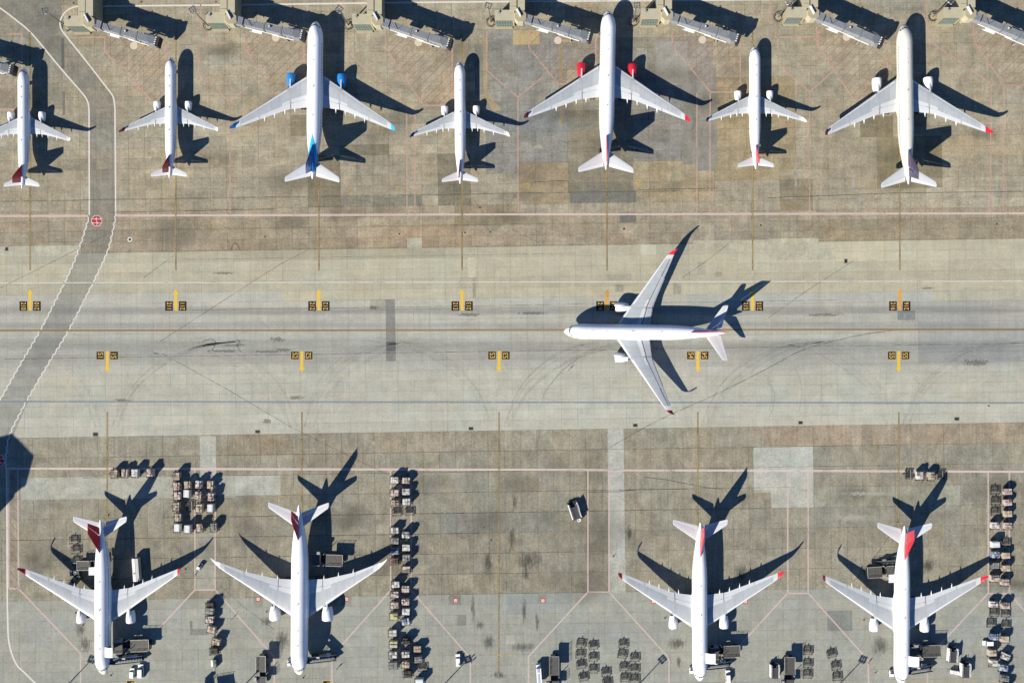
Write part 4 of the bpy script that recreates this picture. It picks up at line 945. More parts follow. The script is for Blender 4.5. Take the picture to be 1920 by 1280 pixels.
    for s, hh in ((Lb*.83, 1.0), (Lb*.93, 1.6)):
        q = at(s, .9); MB().cyl((q.x, q.y, 7.0), (q.x, q.y, 7.0+hh), .06, .05, 6).build('beacon_post', MACHG, root)
    return root
BR = [((-96, 104), (11, 128), 'boarding bridge whose cab alone shows at the far left edge', False),
      ((168.9, 42.5), (283.7, 74.6), 'grey boarding bridge nearest the service road curve, leftmost complete one', True),
      ((434, 36.5), (557, 64), 'grey boarding bridge reaching toward the blue-engined jet', True),
      ((708.7, 39.3), (832.6, 77.9), 'grey boarding bridge just right of the blue-engined jet', True),
      ((976, 32), (1096, 66), 'grey boarding bridge reaching toward the red-engined jet', True),
      ((1251, 29.5), (1374, 69), 'grey boarding bridge just right of the red-engined jet', True),
      ((1524, 26.5), (1643, 74), 'grey boarding bridge reaching toward the cream jet', True),
      ((1818, 27), (1942, 77), 'grey boarding bridge cut off by the top right edge', True)]
for a, b, l, f in BR: jet_bridge(a, b, l, f)

# ------------------------------------------------------------------ floodlight masts
MAST = paint('mast_steel', (0.22, 0.22, 0.22, 1), 0.45, 0.6, 0.2)
LENS = paint('lamp_glass', (0.5, 0.5, 0.48, 1), 0.2, 0, 0.1)
def mast():
    root = thing('floodlight_mast', '', 'light mast')
    hh = 17.0
    MB().cyl((0, 0, 0), (0, 0, hh), .30, .14, 12).build('pole', MAST, root, True)
    MB().prism([(1.1*math.cos(R(45*i+22)), 1.1*math.sin(R(45*i+22))) for i in range(8)], 0, .45).build('footing', BCONC, root)
    MB().torus((0, 0, .75), 1.75, .07).torus((0, 0, .4), 1.75, .07).build('guard_rail', BLK, root)
    for k in range(8): MB().cyl((1.75*math.cos(R(45*k)), 1.75*math.sin(R(45*k)), 0), (1.75*math.cos(R(45*k)), 1.75*math.sin(R(45*k)), .8), .05, .05, 6).build('guard_post', BLK, root)
    MB().torus((0, 0, hh-.4), 1.15, .06).build('lamp_ring', MAST, root)
    arm = MB()
    for k in range(4): arm.bar((0, 0, hh-.4), (1.25*math.cos(R(90*k)), 1.25*math.sin(R(90*k)), hh-.4), .07)
    arm.build('ring_arm', MAST, root)
    for k in range(8):
        a = R(45*k+10); q = Vector(((.9+.35*(k % 2))*math.cos(a), (.9+.35*(k % 2))*math.sin(a), hh-.45))
        l = MB().box(q, (.42, .7, .5), a).build('floodlight', MAST, root)
        MB().box(q+Vector((.27*math.cos(a), .27*math.sin(a), -.05)), (.04, .7, .5), a).build('lens', LENS, l)
    return root
m0 = mast()
MT = [((126.5, 51), 'floodlight mast beside the leftmost complete boarding bridge near the road curve'), ((391, 49.5), 'floodlight mast left of the bridge serving the blue-engined jet'),
      ((653.5, 48), 'floodlight mast right of the blue-engined jet nose'), ((920.5, 42.5), 'floodlight mast left of the red-engined jet'),
      ((1187, 42), 'floodlight mast just right of the red-engined jet nose'), ((1459, 33), 'floodlight mast between the fifth and sixth complete boarding bridges'), ((1749, 32), 'floodlight mast right of the cream jet nose')]
for s_ in (174, 506, 879, 1244, 1620): MT.append(((s_-91.5, 1233+97), 'floodlight mast below the picture casting the shadow near x %d' % s_))
LB = {174: 'shadow beside the lower left freighter nose', 506: 'shadow left of the largest freighter nose', 879: 'shadow on the small white car', 1244: 'shadow between empty dollies and the third freighter', 1620: 'shadow left of the lower right freighter nose'}
for i, (p, l) in enumerate(MT):
    q = P(*p); o = m0 if i == 0 else copy_tree(m0, (q.x, q.y, 0))
    o.location = (q.x, q.y, 0); o.rotation_euler = (0, 0, i*0.37)
    if i >= 7: l = 'floodlight mast below the frame, casting the '+LB[(174, 506, 879, 1244, 1620)[i-7]]
    o['label'] = l; o['group'] = 'floodlight masts'

# ------------------------------------------------------------------ control tower beyond the left edge (only its shadow falls into view)
hT = 42.0
tc = P(8, 868) - SH*hT/math.tan(SUN_EL)
tw = thing('control_tower', 'tall concrete tower left of the picture casting the big faceted shadow', 'tower', (tc.x, tc.y, 0))
MB().prism([(7.2*math.cos(R(60*i+15)), 7.2*math.sin(R(60*i+15))) for i in range(6)], 0, hT-9, inset=.95).build('shaft', BCONC, tw)
MB().prism([(11.4*math.cos(R(60*i+15)), 11.4*math.sin(R(60*i+15))) for i in range(6)], hT-9, hT-4).build('collar', BCONC2, tw)
MB().prism([(10.6*math.cos(R(60*i+15)), 10.6*math.sin(R(60*i+15))) for i in range(6)], hT-4, hT-.6, inset=1.06).build('glazed_cab', GLZ, tw)
MB().prism([(11.6*math.cos(R(60*i+15)), 11.6*math.sin(R(60*i+15))) for i in range(6)], hT-.6, hT).build('roof', BCONC2, tw)

# ------------------------------------------------------------------ dollies and loads
DFR = paint('dolly_frame', (0.055, 0.057, 0.055, 1), 0.6, 0.4, 0.4)
DRO = paint('dolly_roller', (0.16, 0.16, 0.155, 1), 0.45, 0.6, 0.4)
DLT = paint('dolly_strip', (0.34, 0.34, 0.30, 1), 0.6, 0.2, 0.4)
def make_dolly():
    root = thing('cargo_dolly', '', 'dolly')
    f = MB()
    for x in (-1.72, 1.72): f.box((x, 0, .48), (.14, 2.75, .16))
    for y in (-1.3, 1.3): f.box((0, y, .48), (3.5, .14, .16))
    f.box((0, 0, .44), (3.4, .12, .12)).box((-.6, 0, .43), (.10, 2.6, .10)).box((.6, 0, .43), (.10, 2.6, .10))
    f.build('frame', DFR, root)
    r = MB()
    for k in range(8): r.cyl((-1.6+k*.457, -.95, .55), (-1.6+k*.457, 1.15, .55), .085, .085, 6)
    r.build('roller_bed', DRO, root, kind='stuff')
    MB().box((0, -.62, .62), (3.2, .20, .05)).build('centre_strip', DLT, root)
    for x in (-1.5, -.5, .5, 1.5): MB().torus((x, 1.32, .62), .22, .05, 8, 4).build('stop_hoop', DFR, root)
    for x in (-1.45, 1.45): MB().box((x, -1.42, .6), (.3, .16, .22)).build('end_stop', DFR, root)
    MB().bar((-.25, 1.35, .42), (0, 2.55, .38), .1).bar((.25, 1.35, .42), (0, 2.55, .38), .1).build('tow_bar', DFR, root)
    for x in (-1.35, 1.35):
        for y in (-.95, .95): MB().cyl((x-.1, y, .24), (x+.1, y, .24), .24, .24, 8).build('wheel', TYREM, root)
    return root
D0 = make_dolly()
d_used = [False]
def dolly(px, py, rot, label):
    q = P(px, py, .5)
    o = D0 if not d_used[0] else copy_tree(D0); d_used[0] = True
    o.location = (q.x, q.y, 0.0); o.rotation_euler = (0, 0, R(rot)); o['label'] = label; o['group'] = 'cargo dollies'
    return o
PAL = {'w': [(228, 226, 222), (190, 186, 182), (122, 120, 120)], 'p': [(212, 196, 190), (182, 158, 150), (124, 110, 106)], 't': [(202, 188, 168), (172, 152, 130), (120, 108, 98)],
       'b': [(120, 140, 170), (200, 204, 210), (80, 92, 120)], 'g': [(120, 122, 122), (150, 150, 146), (96, 98, 100)], 'y': [(204, 196, 136), (196, 194, 170), (150, 146, 110)],
       'd': [(52, 46, 44), (84, 74, 68), (40, 40, 42)], 'r': [(108, 52, 48), (60, 40, 40), (130, 84, 76)], 'c': [(236, 240, 244), (222, 228, 236), (236, 240, 244)]}
COLN = {'w': 'white and grey', 'p': 'pale pink', 't': 'tan', 'b': 'bluish', 'g': 'grey', 'y': 'yellowish', 'd': 'dark netted', 'r': 'dark red', 'c': 'plain white'}
def wrapmat(code, i):
    c = PAL[code][i]; name = 'load_wrap_%s%d' % (code, i)
    return paint(name, S(*[min(255, x*1.06+8) for x in c]) if code not in 'dr' else S(*c), 0.45 if code in 'wcb' else 0.7, 0, 0.22, 0.4, 1.6)
PLATE = paint('pallet_alloy', (0.42, 0.43, 0.43, 1), 0.4, 0.7, 0.2)
NETM = paint('pallet_net', (0.42, 0.38, 0.34, 1), 0.8, 0, 0.2)
def load(px, py, rot, code, label, w=2.25, l=2.8, hgt=None):
    q = P(px, py, 2.0)
    root = thing('cargo_load', label, 'cargo', (q.x, q.y, 0.66), R(rot), 'loaded cargo pallets')
    hgt = hgt or random.uniform(2.0, 2.7)
    MB().box((0, 0, .04), (w+.1, l+.1, .08)).build('pallet', PLATE, root)
    mats = [wrapmat(code, i) for i in range(3)]
    if code == 'c':
        MB().box((0, 0, .08+hgt*.35), (w, l, hgt*.7)).box((0, 0, .08+hgt*.85), (w, l, hgt*.3), top=(.86, .97)).build('container', mats, root)
        for x in (-.3, .3): MB().box((w*x, 0, hgt+.09), (.06, l*.95, .03)).build('seam', PLATE, root)
        return root
    b = MB(); nx, ny = random.choice(((2, 3), (3, 3), (2, 2), (3, 4)))
    for i in range(nx):
        for j in range(ny):
            edge = (i in (0, nx-1))
            hh = hgt*(random.uniform(.72, .9) if edge else random.uniform(.86, 1.0))
            x, y = -w/2+(i+.5)*w/nx, -l/2+(j+.5)*l/ny
            b.box((x, y, .08+hh*.39), (w/nx*.985, l/ny*.985, hh*.78), random.uniform(-.03, .03), random.choice((0, 0, 1, 2)))
            b.box((x+random.uniform(-.05, .05), y, .08+hh*.89), (w/nx*random.uniform(.92, 1.0), l/ny*random.uniform(.92, 1.0), hh*.22), random.uniform(-.05, .05), random.choice((0, 0, 0, 1, 1, 2)), (.95, .95))
    b.build('cartons', mats, root)
    net = MB()
    for k in range(3):
        x = -w/2+(k+.5)*w/3; net.box((x, 0, hgt*1.01+.08), (.03, l*.98, .02))
    for k in range(3):
        y = -l/2+(k+.5)*l/3; net.box((0, y, hgt*1.01+.09), (w*.98, .03, .02))
    net.build('net', NETM if code != 'd' else BLK, root)
    return root
NUM = ['first', 'second', 'third', 'fourth', 'fifth', 'sixth', 'seventh', 'eighth', 'ninth', 'tenth', 'eleventh', 'twelfth', 'thirteenth', 'fourteenth', 'fifteenth', 'sixteenth']
def cluster(org, k, items, where, order):
    """items: (zx, zy, rot, code) read on a local survey sheet of scale k; code 'e' = empty dolly"""
    ne = nl = 0
    for zx, zy, rot, code in items:
        px, py = org[0]+zx/k+random.uniform(-.6, .6), org[1]+zy/k+random.uniform(-.6, .6); rot += random.uniform(-3, 3)
        if code == 'e':
            dolly(px, py, rot, 'empty dolly, %s empty %s, %s' % (NUM[ne], order, where)); ne += 1
        else:
            dolly(px-0.6, py+0.8, rot, 'dolly under %s load %s, %s' % (NUM[nl], order, where))
            hv = 90 if abs(rot) < 45 or abs(rot) > 135 else 0
            load(px, py, rot+90, code, '%s load, %s %s, %s' % (COLN[code], NUM[nl], order, where)); nl += 1
Z1 = (200, 860)
cluster(Z1, 8.71, [(140, 235, 90, 't'), (300, 225, 90, 'p'), (473, 225, 90, 'w'), (718, 222, 90, 'p')], 'row of four at S1 line', 'from left')
cluster(Z1, 8.71, [(1148, 285, 90, 't'), (1150, 440, 90, 'p'), (1155, 605, 90, 'p'), (1140, 770, 90, 't'), (1170, 955, 90, 't'), (1155, 1120, 90, 'c')], 'first column behind lower left freighter', 'from top')
cluster(Z1, 8.71, [(1325, 430, 90, 't'), (1320, 565, 90, 'c'), (1365, 760, 90, 'e'), (1325, 1135, 90, 'c')], 'second column behind lower left freighter', 'from top')
cluster(Z1, 8.71, [(1500, 415, 90, 'w'), (1497, 590, 90, 'p'), (1515, 805, 90, 't'), (1530, 1120, 90, 't')], 'third column behind lower left freighter', 'from top')
cluster(Z1, 8.71, [(1700, 420, 90, 't'), (1710, 620, 90, 'p'), (1700, 800, 90, 'c'), (1752, 1108, 90, 'g')], 'fourth column behind lower left freighter', 'from top')
Z2 = (720, 870)
cluster(Z2, 6.25, [(126, 185, 0, 'w'), (130, 330, 0, 'p'), (130, 455, 0, 't'), (150, 560, 0, 'e'), (130, 775, 0, 'w'), (130, 895, 0, 'g'), (130, 1020, 0, 'b'), (127, 1135, 0, 'r')], 'upper left column beside empty stand', 'from top')
cluster(Z2, 6.25, [(258, 190, 0, 'p'), (262, 320, 0, 'w'), (265, 440, 0, 'w'), (294, 558, 0, 'e'), (258, 825, 0, 'w'), (258, 975, 0, 'w'), (262, 1095, 0, 'g'), (265, 1228, 0, 'p')], 'upper right column beside empty stand', 'from top')
Z3 = (720, 1075)
cluster(Z3, 6.25, [(136, 125, 0, 'w'), (130, 245, 0, 'p'), (128, 370, 0, 'p'), (118, 495, 0, 'y'), (108, 695, 0, 'w'), (118, 820, 0, 'y'), (108, 950, 0, 'w'), (117, 1065, 0, 'g')], 'lower left column beside empty stand', 'from top')
cluster(Z3, 6.25, [(256, 180, 0, 'p'), (255, 325, 0, 'p'), (258, 440, 0, 'w'), (256, 560, 12, 'b'), (262, 790, 0, 'd'), (255, 945, 0, 'w'), (260, 1060, 0, 't'), (275, 1170, 0, 'd')], 'lower middle column beside empty stand', 'from top')
cluster(Z3, 6.25, [(390, 880, 0, 't'), (408, 1005, 5, 'g'), (450, 1105, 0, 'e'), (418, 1258, 0, 'c')], 'short right column beside empty stand', 'from top')
Z4 = (1840, 880)
cluster(Z4, 6.4, [(166, 250, 0, 'e'), (172, 380, 0, 'e'), (168, 510, 0, 'e'), (162, 665, 0, 'w'), (165, 900, 0, 'c'), (165, 1022, 0, 'b'), (160, 1150, 0, 'g'), (160, 1305, 0, 'p')], 'upper left column along right edge', 'from top')
cluster(Z4, 6.4, [(315, 265, 0, 'p'), (315, 395, 0, 'p'), (318, 530, 0, 't'), (315, 675, 0, 'p'), (297, 875, 0, 'e'), (295, 1030, 0, 't'), (292, 1180, 0, 't'), (282, 1345, 0, 'p')], 'upper right column along right edge', 'from top')
Z5 = (1840, 1080)
cluster(Z5, 6.4, [(150, 330, 0, 'w'), (150, 440, 0, 'e'), (122, 565, 0, 'e'), (155, 725, 0, 'b'), (130, 910, 0, 't'), (145, 1040, 0, 'w')], 'lower left column along right edge', 'from top')
cluster(Z5, 6.4, [(292, 352, 0, 'p'), (288, 445, 0, 'e'), (292, 590, 0, 'e'), (285, 750, 0, 't'), (290, 960, -25, 'w'), (262, 1090, -8, 'b'), (275, 1215, -5, 'g'), (310, 1320, 0, 'w')], 'lower right column along right edge', 'from top')
cluster((1680, 860), 16, [(385, 470, 90, 'e'), (712, 500, 90, 'w'), (1045, 500, 90, 't'), (1345, 480, 90, 'e')], 'row behind lower right freighter tail', 'from left')
cluster((380, 1120), 8, [(118, 120, 5, 'd'), (115, 195, -5, 'g'), (108, 320, -5, 'p'), (138, 470, -12, 't'), (208, 655, -15, 't'), (170, 800, 0, 'd')], 'crooked column left of largest freighter', 'from top')
E1 = (980, 1180)
cluster(E1, 6.4, [(700, 170, -7, 'e'), (693, 300, -3, 'e'), (703, 425, 9, 'e'), (728, 570, 9, 'e')], 'first bottom column right of empty stand', 'from top')
cluster(E1, 6.4, [(845, 190, 6, 'e'), (845, 330, 3, 'e'), (848, 475, 3, 'e')], 'second bottom column right of empty stand', 'from top')
cluster(E1, 6.4, [(997, 515, 7, 'e'), (1010, 632, 4, 'e')], 'middle bottom pair right of empty stand', 'from top')
cluster(E1, 6.4, [(1207, 175, 2, 'e'), (1195, 295, -8, 'e'), (1220, 445, 0, 'e'), (1225, 580, 1, 'e')], 'third bottom column right of empty stand', 'from top')
cluster(E1, 6.4, [(1345, 340, 1, 'e'), (1345, 475, -2, 'e'), (1345, 600, 2, 'e')], 'fourth bottom column right of empty stand', 'from top')
cluster((1430, 1130), 8.53, [(725, 770, 0, 'e'), (722, 970, 0, 'e'), (720, 1145, 0, 'e')], 'straight column between two right freighters', 'from top')
cluster((1430, 1130), 8.53, [(1105, 815, 17, 'e'), (1170, 1005, 8, 'e'), (1185, 1185, 2, 'e')], 'bent column between two right freighters', 'from top')
cluster((120, 980), 9.6, [(185, 310, 2, 'e'), (215, 490, 0, 'e'), (220, 690, 2, 'e')], 'string beside lower left freighter tail', 'from top')

# ------------------------------------------------------------------ ground vehicles
VWH = paint('vehicle_white', (0.74, 0.75, 0.75, 1), 0.35, 0, 0.14, 0.5, 0.8, 0.2)
VRD = paint('hazard_red', (0.45, 0.03, 0.03, 1), 0.4, 0, 0.1)
VNV = paint('truck_navy_stair_shade', (0.03, 0.06, 0.11, 1), 0.4, 0, 0.15)  # blue of the truck cab; on the stairs, aircraft shade put into the colour
DECKM = paint('loader_deck_dark', (0.045, 0.047, 0.05, 1), 0.6, 0.2, 0.3)
BEDM = paint('roller_bed_brown', (0.10, 0.093, 0.08, 1), 0.6, 0.3, 0.35)
RAILM = paint('guard_rail_pale', (0.42, 0.43, 0.40, 1), 0.5, 0.2, 0.2)
GRNM = paint('rail_green_grey', (0.28, 0.33, 0.30, 1), 0.5, 0.1, 0.2)
YEL = paint('safety_yellow', (0.75, 0.62, 0.06, 1), 0.5, 0, 0.15)
ORG = paint('cone_orange', (0.75, 0.12, 0.03, 1), 0.5, 0, 0.1)
def wheels(root, xs, ys, r=.4, w=.26):
    for x in xs:
        for y in ys: MB().cyl((x-w/2, y, r), (x+w/2, y, r), r, r, 12).build('wheel', TYREM, root)
def place(px, py, z): q = P(px, py, z); return (q.x, q.y, 0)
def small_van(px, py, rot, label, ln=4.6, wd=1.8, hgt=1.95, body=VWH):
    """front towards +Y"""
    root = thing('utility_van', label, 'van', place(px, py, hgt*.8), R(rot), 'small white vehicles')
    MB().box((0, 0, .62), (wd, ln, .62), top=(.97, .985)).build('body', body, root)
    MB().box((0, -ln*.10, .62+.31+(hgt-.93)/2), (wd*.96, ln*.70, hgt-.93), top=(.86, .84), tsh=(0, -ln*.03)).build('cabin', body, root)
    MB().add([(-wd*.43, ln*.255, 1.0), (wd*.43, ln*.255, 1.0), (wd*.39, ln*.165, hgt-.08), (-wd*.39, ln*.165, hgt-.08)], [(0, 1, 2, 3)]).build('windscreen', DARK, root)
    for s in (-1, 1): MB().add([(s*wd*.487, ln*.20, 1.05), (s*wd*.487, -ln*.38, 1.05), (s*wd*.43, -ln*.34, hgt-.18), (s*wd*.43, ln*.12, hgt-.18)], [(0, 1, 2, 3)]).build('side_window', DARK, root)
    for s in (-1, 1): MB().box((s*wd*.33, ln*.5, .72), (.36, .06, .2)).build('headlight', LENS, root)
    wheels(root, (-wd*.45, wd*.45), (-ln*.31, ln*.32), .33, .2)
    return root
small_van(246.5, 1262, -3, 'small white car left of the pair by the lower left freighter nose', 3.8, 1.65, 1.5)
small_van(262, 1259, 0, 'white van right of the pair by the lower left freighter nose', 5.2, 1.9, 2.1)
small_van(858.5, 1237.5, 3, 'white car standing alone left of the empty stand foot', 4.6, 1.75, 1.5)
small_van(1365.5, 1269, 2, 'white van at the bottom right of the third freighter nose', 4.8, 1.8, 1.9)
small_van(1854, 1206, 90, 'white van with red stripe among the right edge loads', 3.8, 1.8, 1.9)
def tug(px, py, rot, label):
    root = thing('tow_tractor', label, 'tractor', place(px, py, 1.2), R(rot), 'small tow tractors')
    MB().box((0, 0, .65), (1.45, 2.5, .7), top=(.95, .97)).build('body', VWH, root)
    MB().box((0, -.45, 1.5), (1.25, 1.1, .9), top=(.9, .9)).build('cab', VWH, root)
    MB().box((0, .13, 1.5), (1.1, .06, .6)).build('windscreen', DARK, root)
    MB().box((0, .9, 1.02), (1.0, .5, .06)).build('bonnet_grille', GAPM, root)
    MB().box((-.4, .9, 1.06), (.4, .3, .05)).build('beacon_panel', VRD, root)
    wheels(root, (-.62, .62), (-.8, .8), .34, .22); return root
tug(542, 1242, 4, 'small white tractor beside the largest freighter nose')
tug(1296.5, 1256, -2, 'small white tractor beside the third freighter nose')
tug(1672, 1262, 0, 'small white tractor beside the lower right freighter nose')
t_ = tug(373.5, 1062, -30, 'small white tractor with a tow bar right of the lower left freighter wing')
MB().bar((0, -1.2, .4), (0, -4.2, .4), .12).bar((-.4, -4.2, .4), (.4, -4.2, .4), .12).build('tow_bar', BLK, t_)
def truck(px, py, rot, label):
    root = thing('box_truck', label, 'truck', place(px, py, 2.6), R(rot))
    MB().box((0, .9, 1.85), (2.5, 8.6, 2.2), top=(.99, .995)).build('box_body', paint('truck_side_grey', (0.42, 0.44, 0.40, 1), .45, 0, .15), root)
    MB().box((-.55, .9, 3.0), (1.0, 8.5, .1)).build('roof_panel', VWH, root); MB().box((.62, .9, 2.99), (1.1, 8.5, .08)).build('roof_panel', RAILM, root); MB().box((-1.15, .9, 2.98), (.12, 8.5, .07)).build('roof_edge', GAPM, root)
    MB().box((-.55, -.3, 3.1), (.55, .55, .12)).build('roof_vent', HOT, root); MB().box((-.55, -.3, 3.18), (.3, .3, .06)).build('vent_lid', VWH, root)
    MB().box((0, .3, .7), (1.1, 10, .3)).build('chassis', BLK, root)
    MB().box((0, -4.5, 1.45), (2.3, 1.7, 1.6), top=(.92, .9)).build('cab', VNV, root)
    MB().box((0, -5.34, 1.7), (2.0, .06, .7)).build('windscreen', DARK, root)
    MB().box((0, 5.3, 1.6), (2.4, .3, 1.7)).build('tail_lift', MACHG, root)
    wheels(root, (-1.05, 1.05), (-4.3, 2.4, 3.6), .48, .3); return root
truck(255, 1072.5, 4, 'long white box truck behind the lower left freighter wing')
def service_truck(px, py, rot, label, ln=6.0):
    root = thing('service_truck', label, 'truck', place(px, py, 2.0), R(rot))
    MB().box((0, -.9, 1.5), (2.2, ln*.66, 1.9), top=(.95, .97)).build('tank_body', paint('dark_green_truck', (.05, .06, .05, 1), .5, .2, .3), root)
    MB().torus((0, -.6, 2.5), .5, .09, 12, 5).build('hose_reel', RAILM, root)
    MB().box((0, ln*.36, 1.35), (2.1, ln*.26, 1.7), top=(.92, .88)).build('cab', MACHG, root)
    MB().box((0, ln*.5, 1.6), (1.8, .06, .7)).build('windscreen', DARK, root); MB().box((0, ln*.49, .6), (2.1, .3, .4)).build('bumper', VWH, root)
    wheels(root, (-.95, .95), (-ln*.32, ln*.33), .45, .28); return root
service_truck(139.5, 1087.5, 142, 'dark service truck in the wing shadow left of the lower left freighter', 5.6)
service_truck(139, 1074, 95, 'low dark cart in the wing shadow left of the lower left freighter', 3.4)
def cargo_loader(px, py, rot, label, deck=2.0, ln=6.4, wd=4.4, cab=True):
    """container loader: roller deck between two white side bodies"""
    root = thing('container_loader', label, 'loader', place(px, py, deck), R(rot), 'container loaders')
    bw = wd*.56
    MB().box((0, 0, .75), (wd*.8, ln*.96, .5)).build('chassis', BLK, root)
    bed = MB().box((0, -.3-ln*.1, deck), (bw, ln*.66, .22)).build('deck', DECKM, root)
    rr = MB()
    for k in range(12): rr.box((0, -.3-ln*.42+k*ln*.64/11, deck+.13), (bw*.94, .1, .05))
    rr.build('rollers', GAPM, bed, kind='stuff')
    for s in (-1, 1):
        x = s*wd*.37
        MB().box((x, -.1, deck*.5+.45), (wd*.10, ln*.8, deck*.9), top=(.9, .98)).build('side_body', VWH, root)
        MB().box((x, ln*.12, deck+.3), (wd*.09, ln*.28, .35)).build('hydraulic_unit', VWH, root)
        MB().box((x, -ln*.40, deck+.15), (wd*.15, ln*.06, .25)).build('end_post', VRD, root)
        MB().bar((s*bw*.5, -ln*.4, deck+.75), (s*bw*.5, ln*.36, deck+.75), .07).build('hand_rail', RAILM, root)
        for k in range(5): y = -ln*.4+k*ln*.19; MB().box((s*bw*.5, y, deck+.4), (.06, .06, .7)).build('rail_post', RAILM, root)
    sc = MB()
    for s in (-1, 1): sc.bar((s*bw*.35, -ln*.35, .9), (s*bw*.35, ln*.3, deck-.1), .16).bar((s*bw*.35, ln*.3, .9), (s*bw*.35, -ln*.35, deck-.1), .16)
    sc.build('scissor_lift', MACHG, root)
    if cab:
        c = MB().box((wd*.1, -ln*.52, deck*.6+.3), (1.3, 1.0, 1.4)).build('operator_cab', VWH, root)
        MB().box((wd*.06, -ln*.52, deck*.6+1.03), (.6, .4, .06)).build('roof_hatch', GAPM, c)
    wheels(root, (-wd*.36, wd*.36), (-ln*.3, ln*.3), .42, .3); return root
cargo_loader(1077.5, 957, 18, 'white-sided container loader standing askew on the empty stand apron', 1.9, 7.4, 4.6)
cargo_loader(1787, 1227, -4, 'white-sided container loader, upper of the two right of the lower right freighter', 2.0, 6.2, 4.4, False)
cargo_loader(1811, 1255, -2, 'white-sided container loader, lower of the two right of the lower right freighter', 2.0, 6.2, 4.4, False)
cargo_loader(1453, 1257, 0, 'small white-sided container loader between the two right freighters', 2.0, 6.0, 4.2, False)
def deck_loader(px, py, rot, label, front=5.0, rear=3.2, ln=12.5, wd=4.3):
    """main-deck loader: bridge platform at the aircraft (+Y) and a lifting main platform behind"""
    root = thing('main_deck_loader', label, 'loader', place(px, py, 4.0), R(rot), 'main deck loaders')
    MB().box((0, 0, .9), (wd*.7, ln, .6)).build('chassis', BLK, root)
    f = MB().box((0, ln*.36, front), (wd, ln*.27, .3)).build('bridge_platform', BEDM, root)
    r = MB().box((0, -ln*.22, rear), (wd, ln*.54, .3)).build('main_platform', BEDM, root)
    for par, z, y0, y1 in ((f, front, ln*.23, ln*.49), (r, rear, -ln*.48, ln*.04)):
        q = MB(); n = 9
        for k in range(n): q.box((0, y0+(y1-y0)*(k+.5)/n, z+.17), (wd*.8, .12, .06))
        q.build('rollers', GAPM, par, kind='stuff')
        for s in (-1, 1):
            MB().bar((s*wd*.5, y0, z+1.0), (s*wd*.5, y1, z+1.0), .08).build('hand_rail', RAILM, par); MB().bar((s*wd*.5, y0, z+.5), (s*wd*.5, y1, z+.5), .06).build('hand_rail', RAILM, par)
            for k in range(4): y = y0+(y1-y0)*k/3; MB().box((s*wd*.5, y, z+.5), (.08, .08, 1.0)).build('rail_post', RAILM, par)
    MB().bar((-wd*.5, -ln*.49, rear+.25), (wd*.5, -ln*.49, rear+.25), .14).build('end_stop', RAILM, r)
    for y, z in ((ln*.36, front), (-ln*.22, rear)):
        sc = MB()
        for s in (-1, 1): sc.bar((s*wd*.3, y-1.5, 1.2), (s*wd*.3, y+1.5, z-.2), .2).bar((s*wd*.3, y+1.5, 1.2), (s*wd*.3, y-1.5, z-.2), .2)
        sc.build('scissor_lift', MACHG, root)
    c = MB().box((wd*.62, ln*.30, front+.1), (1.0, 1.5, 1.9), top=(.94, .94)).build('operator_cab', MACHG, root)
    MB().box((wd*.62, ln*.30, front+.5), (1.03, 1.3, .8)).build('cab_glass', DARK, c)
    for s in (-1, 1): MB().bar((s*wd*.5, ln*.12, 1.0), (s*wd*.5, ln*.12, front+.6), .2).build('guide_mast', MACH, root)
    wheels(root, (-wd*.38, wd*.38), (-ln*.38, -ln*.1, ln*.35), .5, .35); return root
deck_loader(246, 1211, 92, 'brown-decked main deck loader at the lower left freighter nose door', 4.9, 3.0)
deck_loader(1360, 1222, 92, 'brown-decked main deck loader at the third freighter nose door', 4.9, 3.0, 11.5)
deck_loader(1735, 1221, 92, 'brown-decked main deck loader at the lower right freighter nose door', 4.9, 3.0)
deck_loader(613, 1050, 88, 'brown-decked loader in the shadow behind the largest freighter wing', 3.2, 3.2, 11.5, 4.2)
deck_loader(489, 1257, 180, 'tall brown-decked loader by the largest freighter nose, at the bottom edge', 2.6, 3.6, 11.0, 3.6)
deck_loader(1039, 1263, 180, 'brown-decked loader at the bottom edge right of the empty stand', 2.6, 3.4, 13.0, 3.6)
deck_loader(1481, 1262, 180, 'brown-decked loader at the bottom edge between the right freighters', 2.6, 3.4, 12.0, 3.9)
deck_loader(385, 1305, 100, 'loader just below the frame left of the largest freighter', 4.0, 3.6, 11.0, 4.2)
deck_loader(163, 1061, -90, 'brown-decked loader at the rear door of the lower left freighter', 2.4, 2.2, 9.0, 3.4)
deck_loader(1654, 1073, -86, 'brown-decked loader at the rear door of the lower right freighter', 2.5, 2.3, 10.0, 4.0)
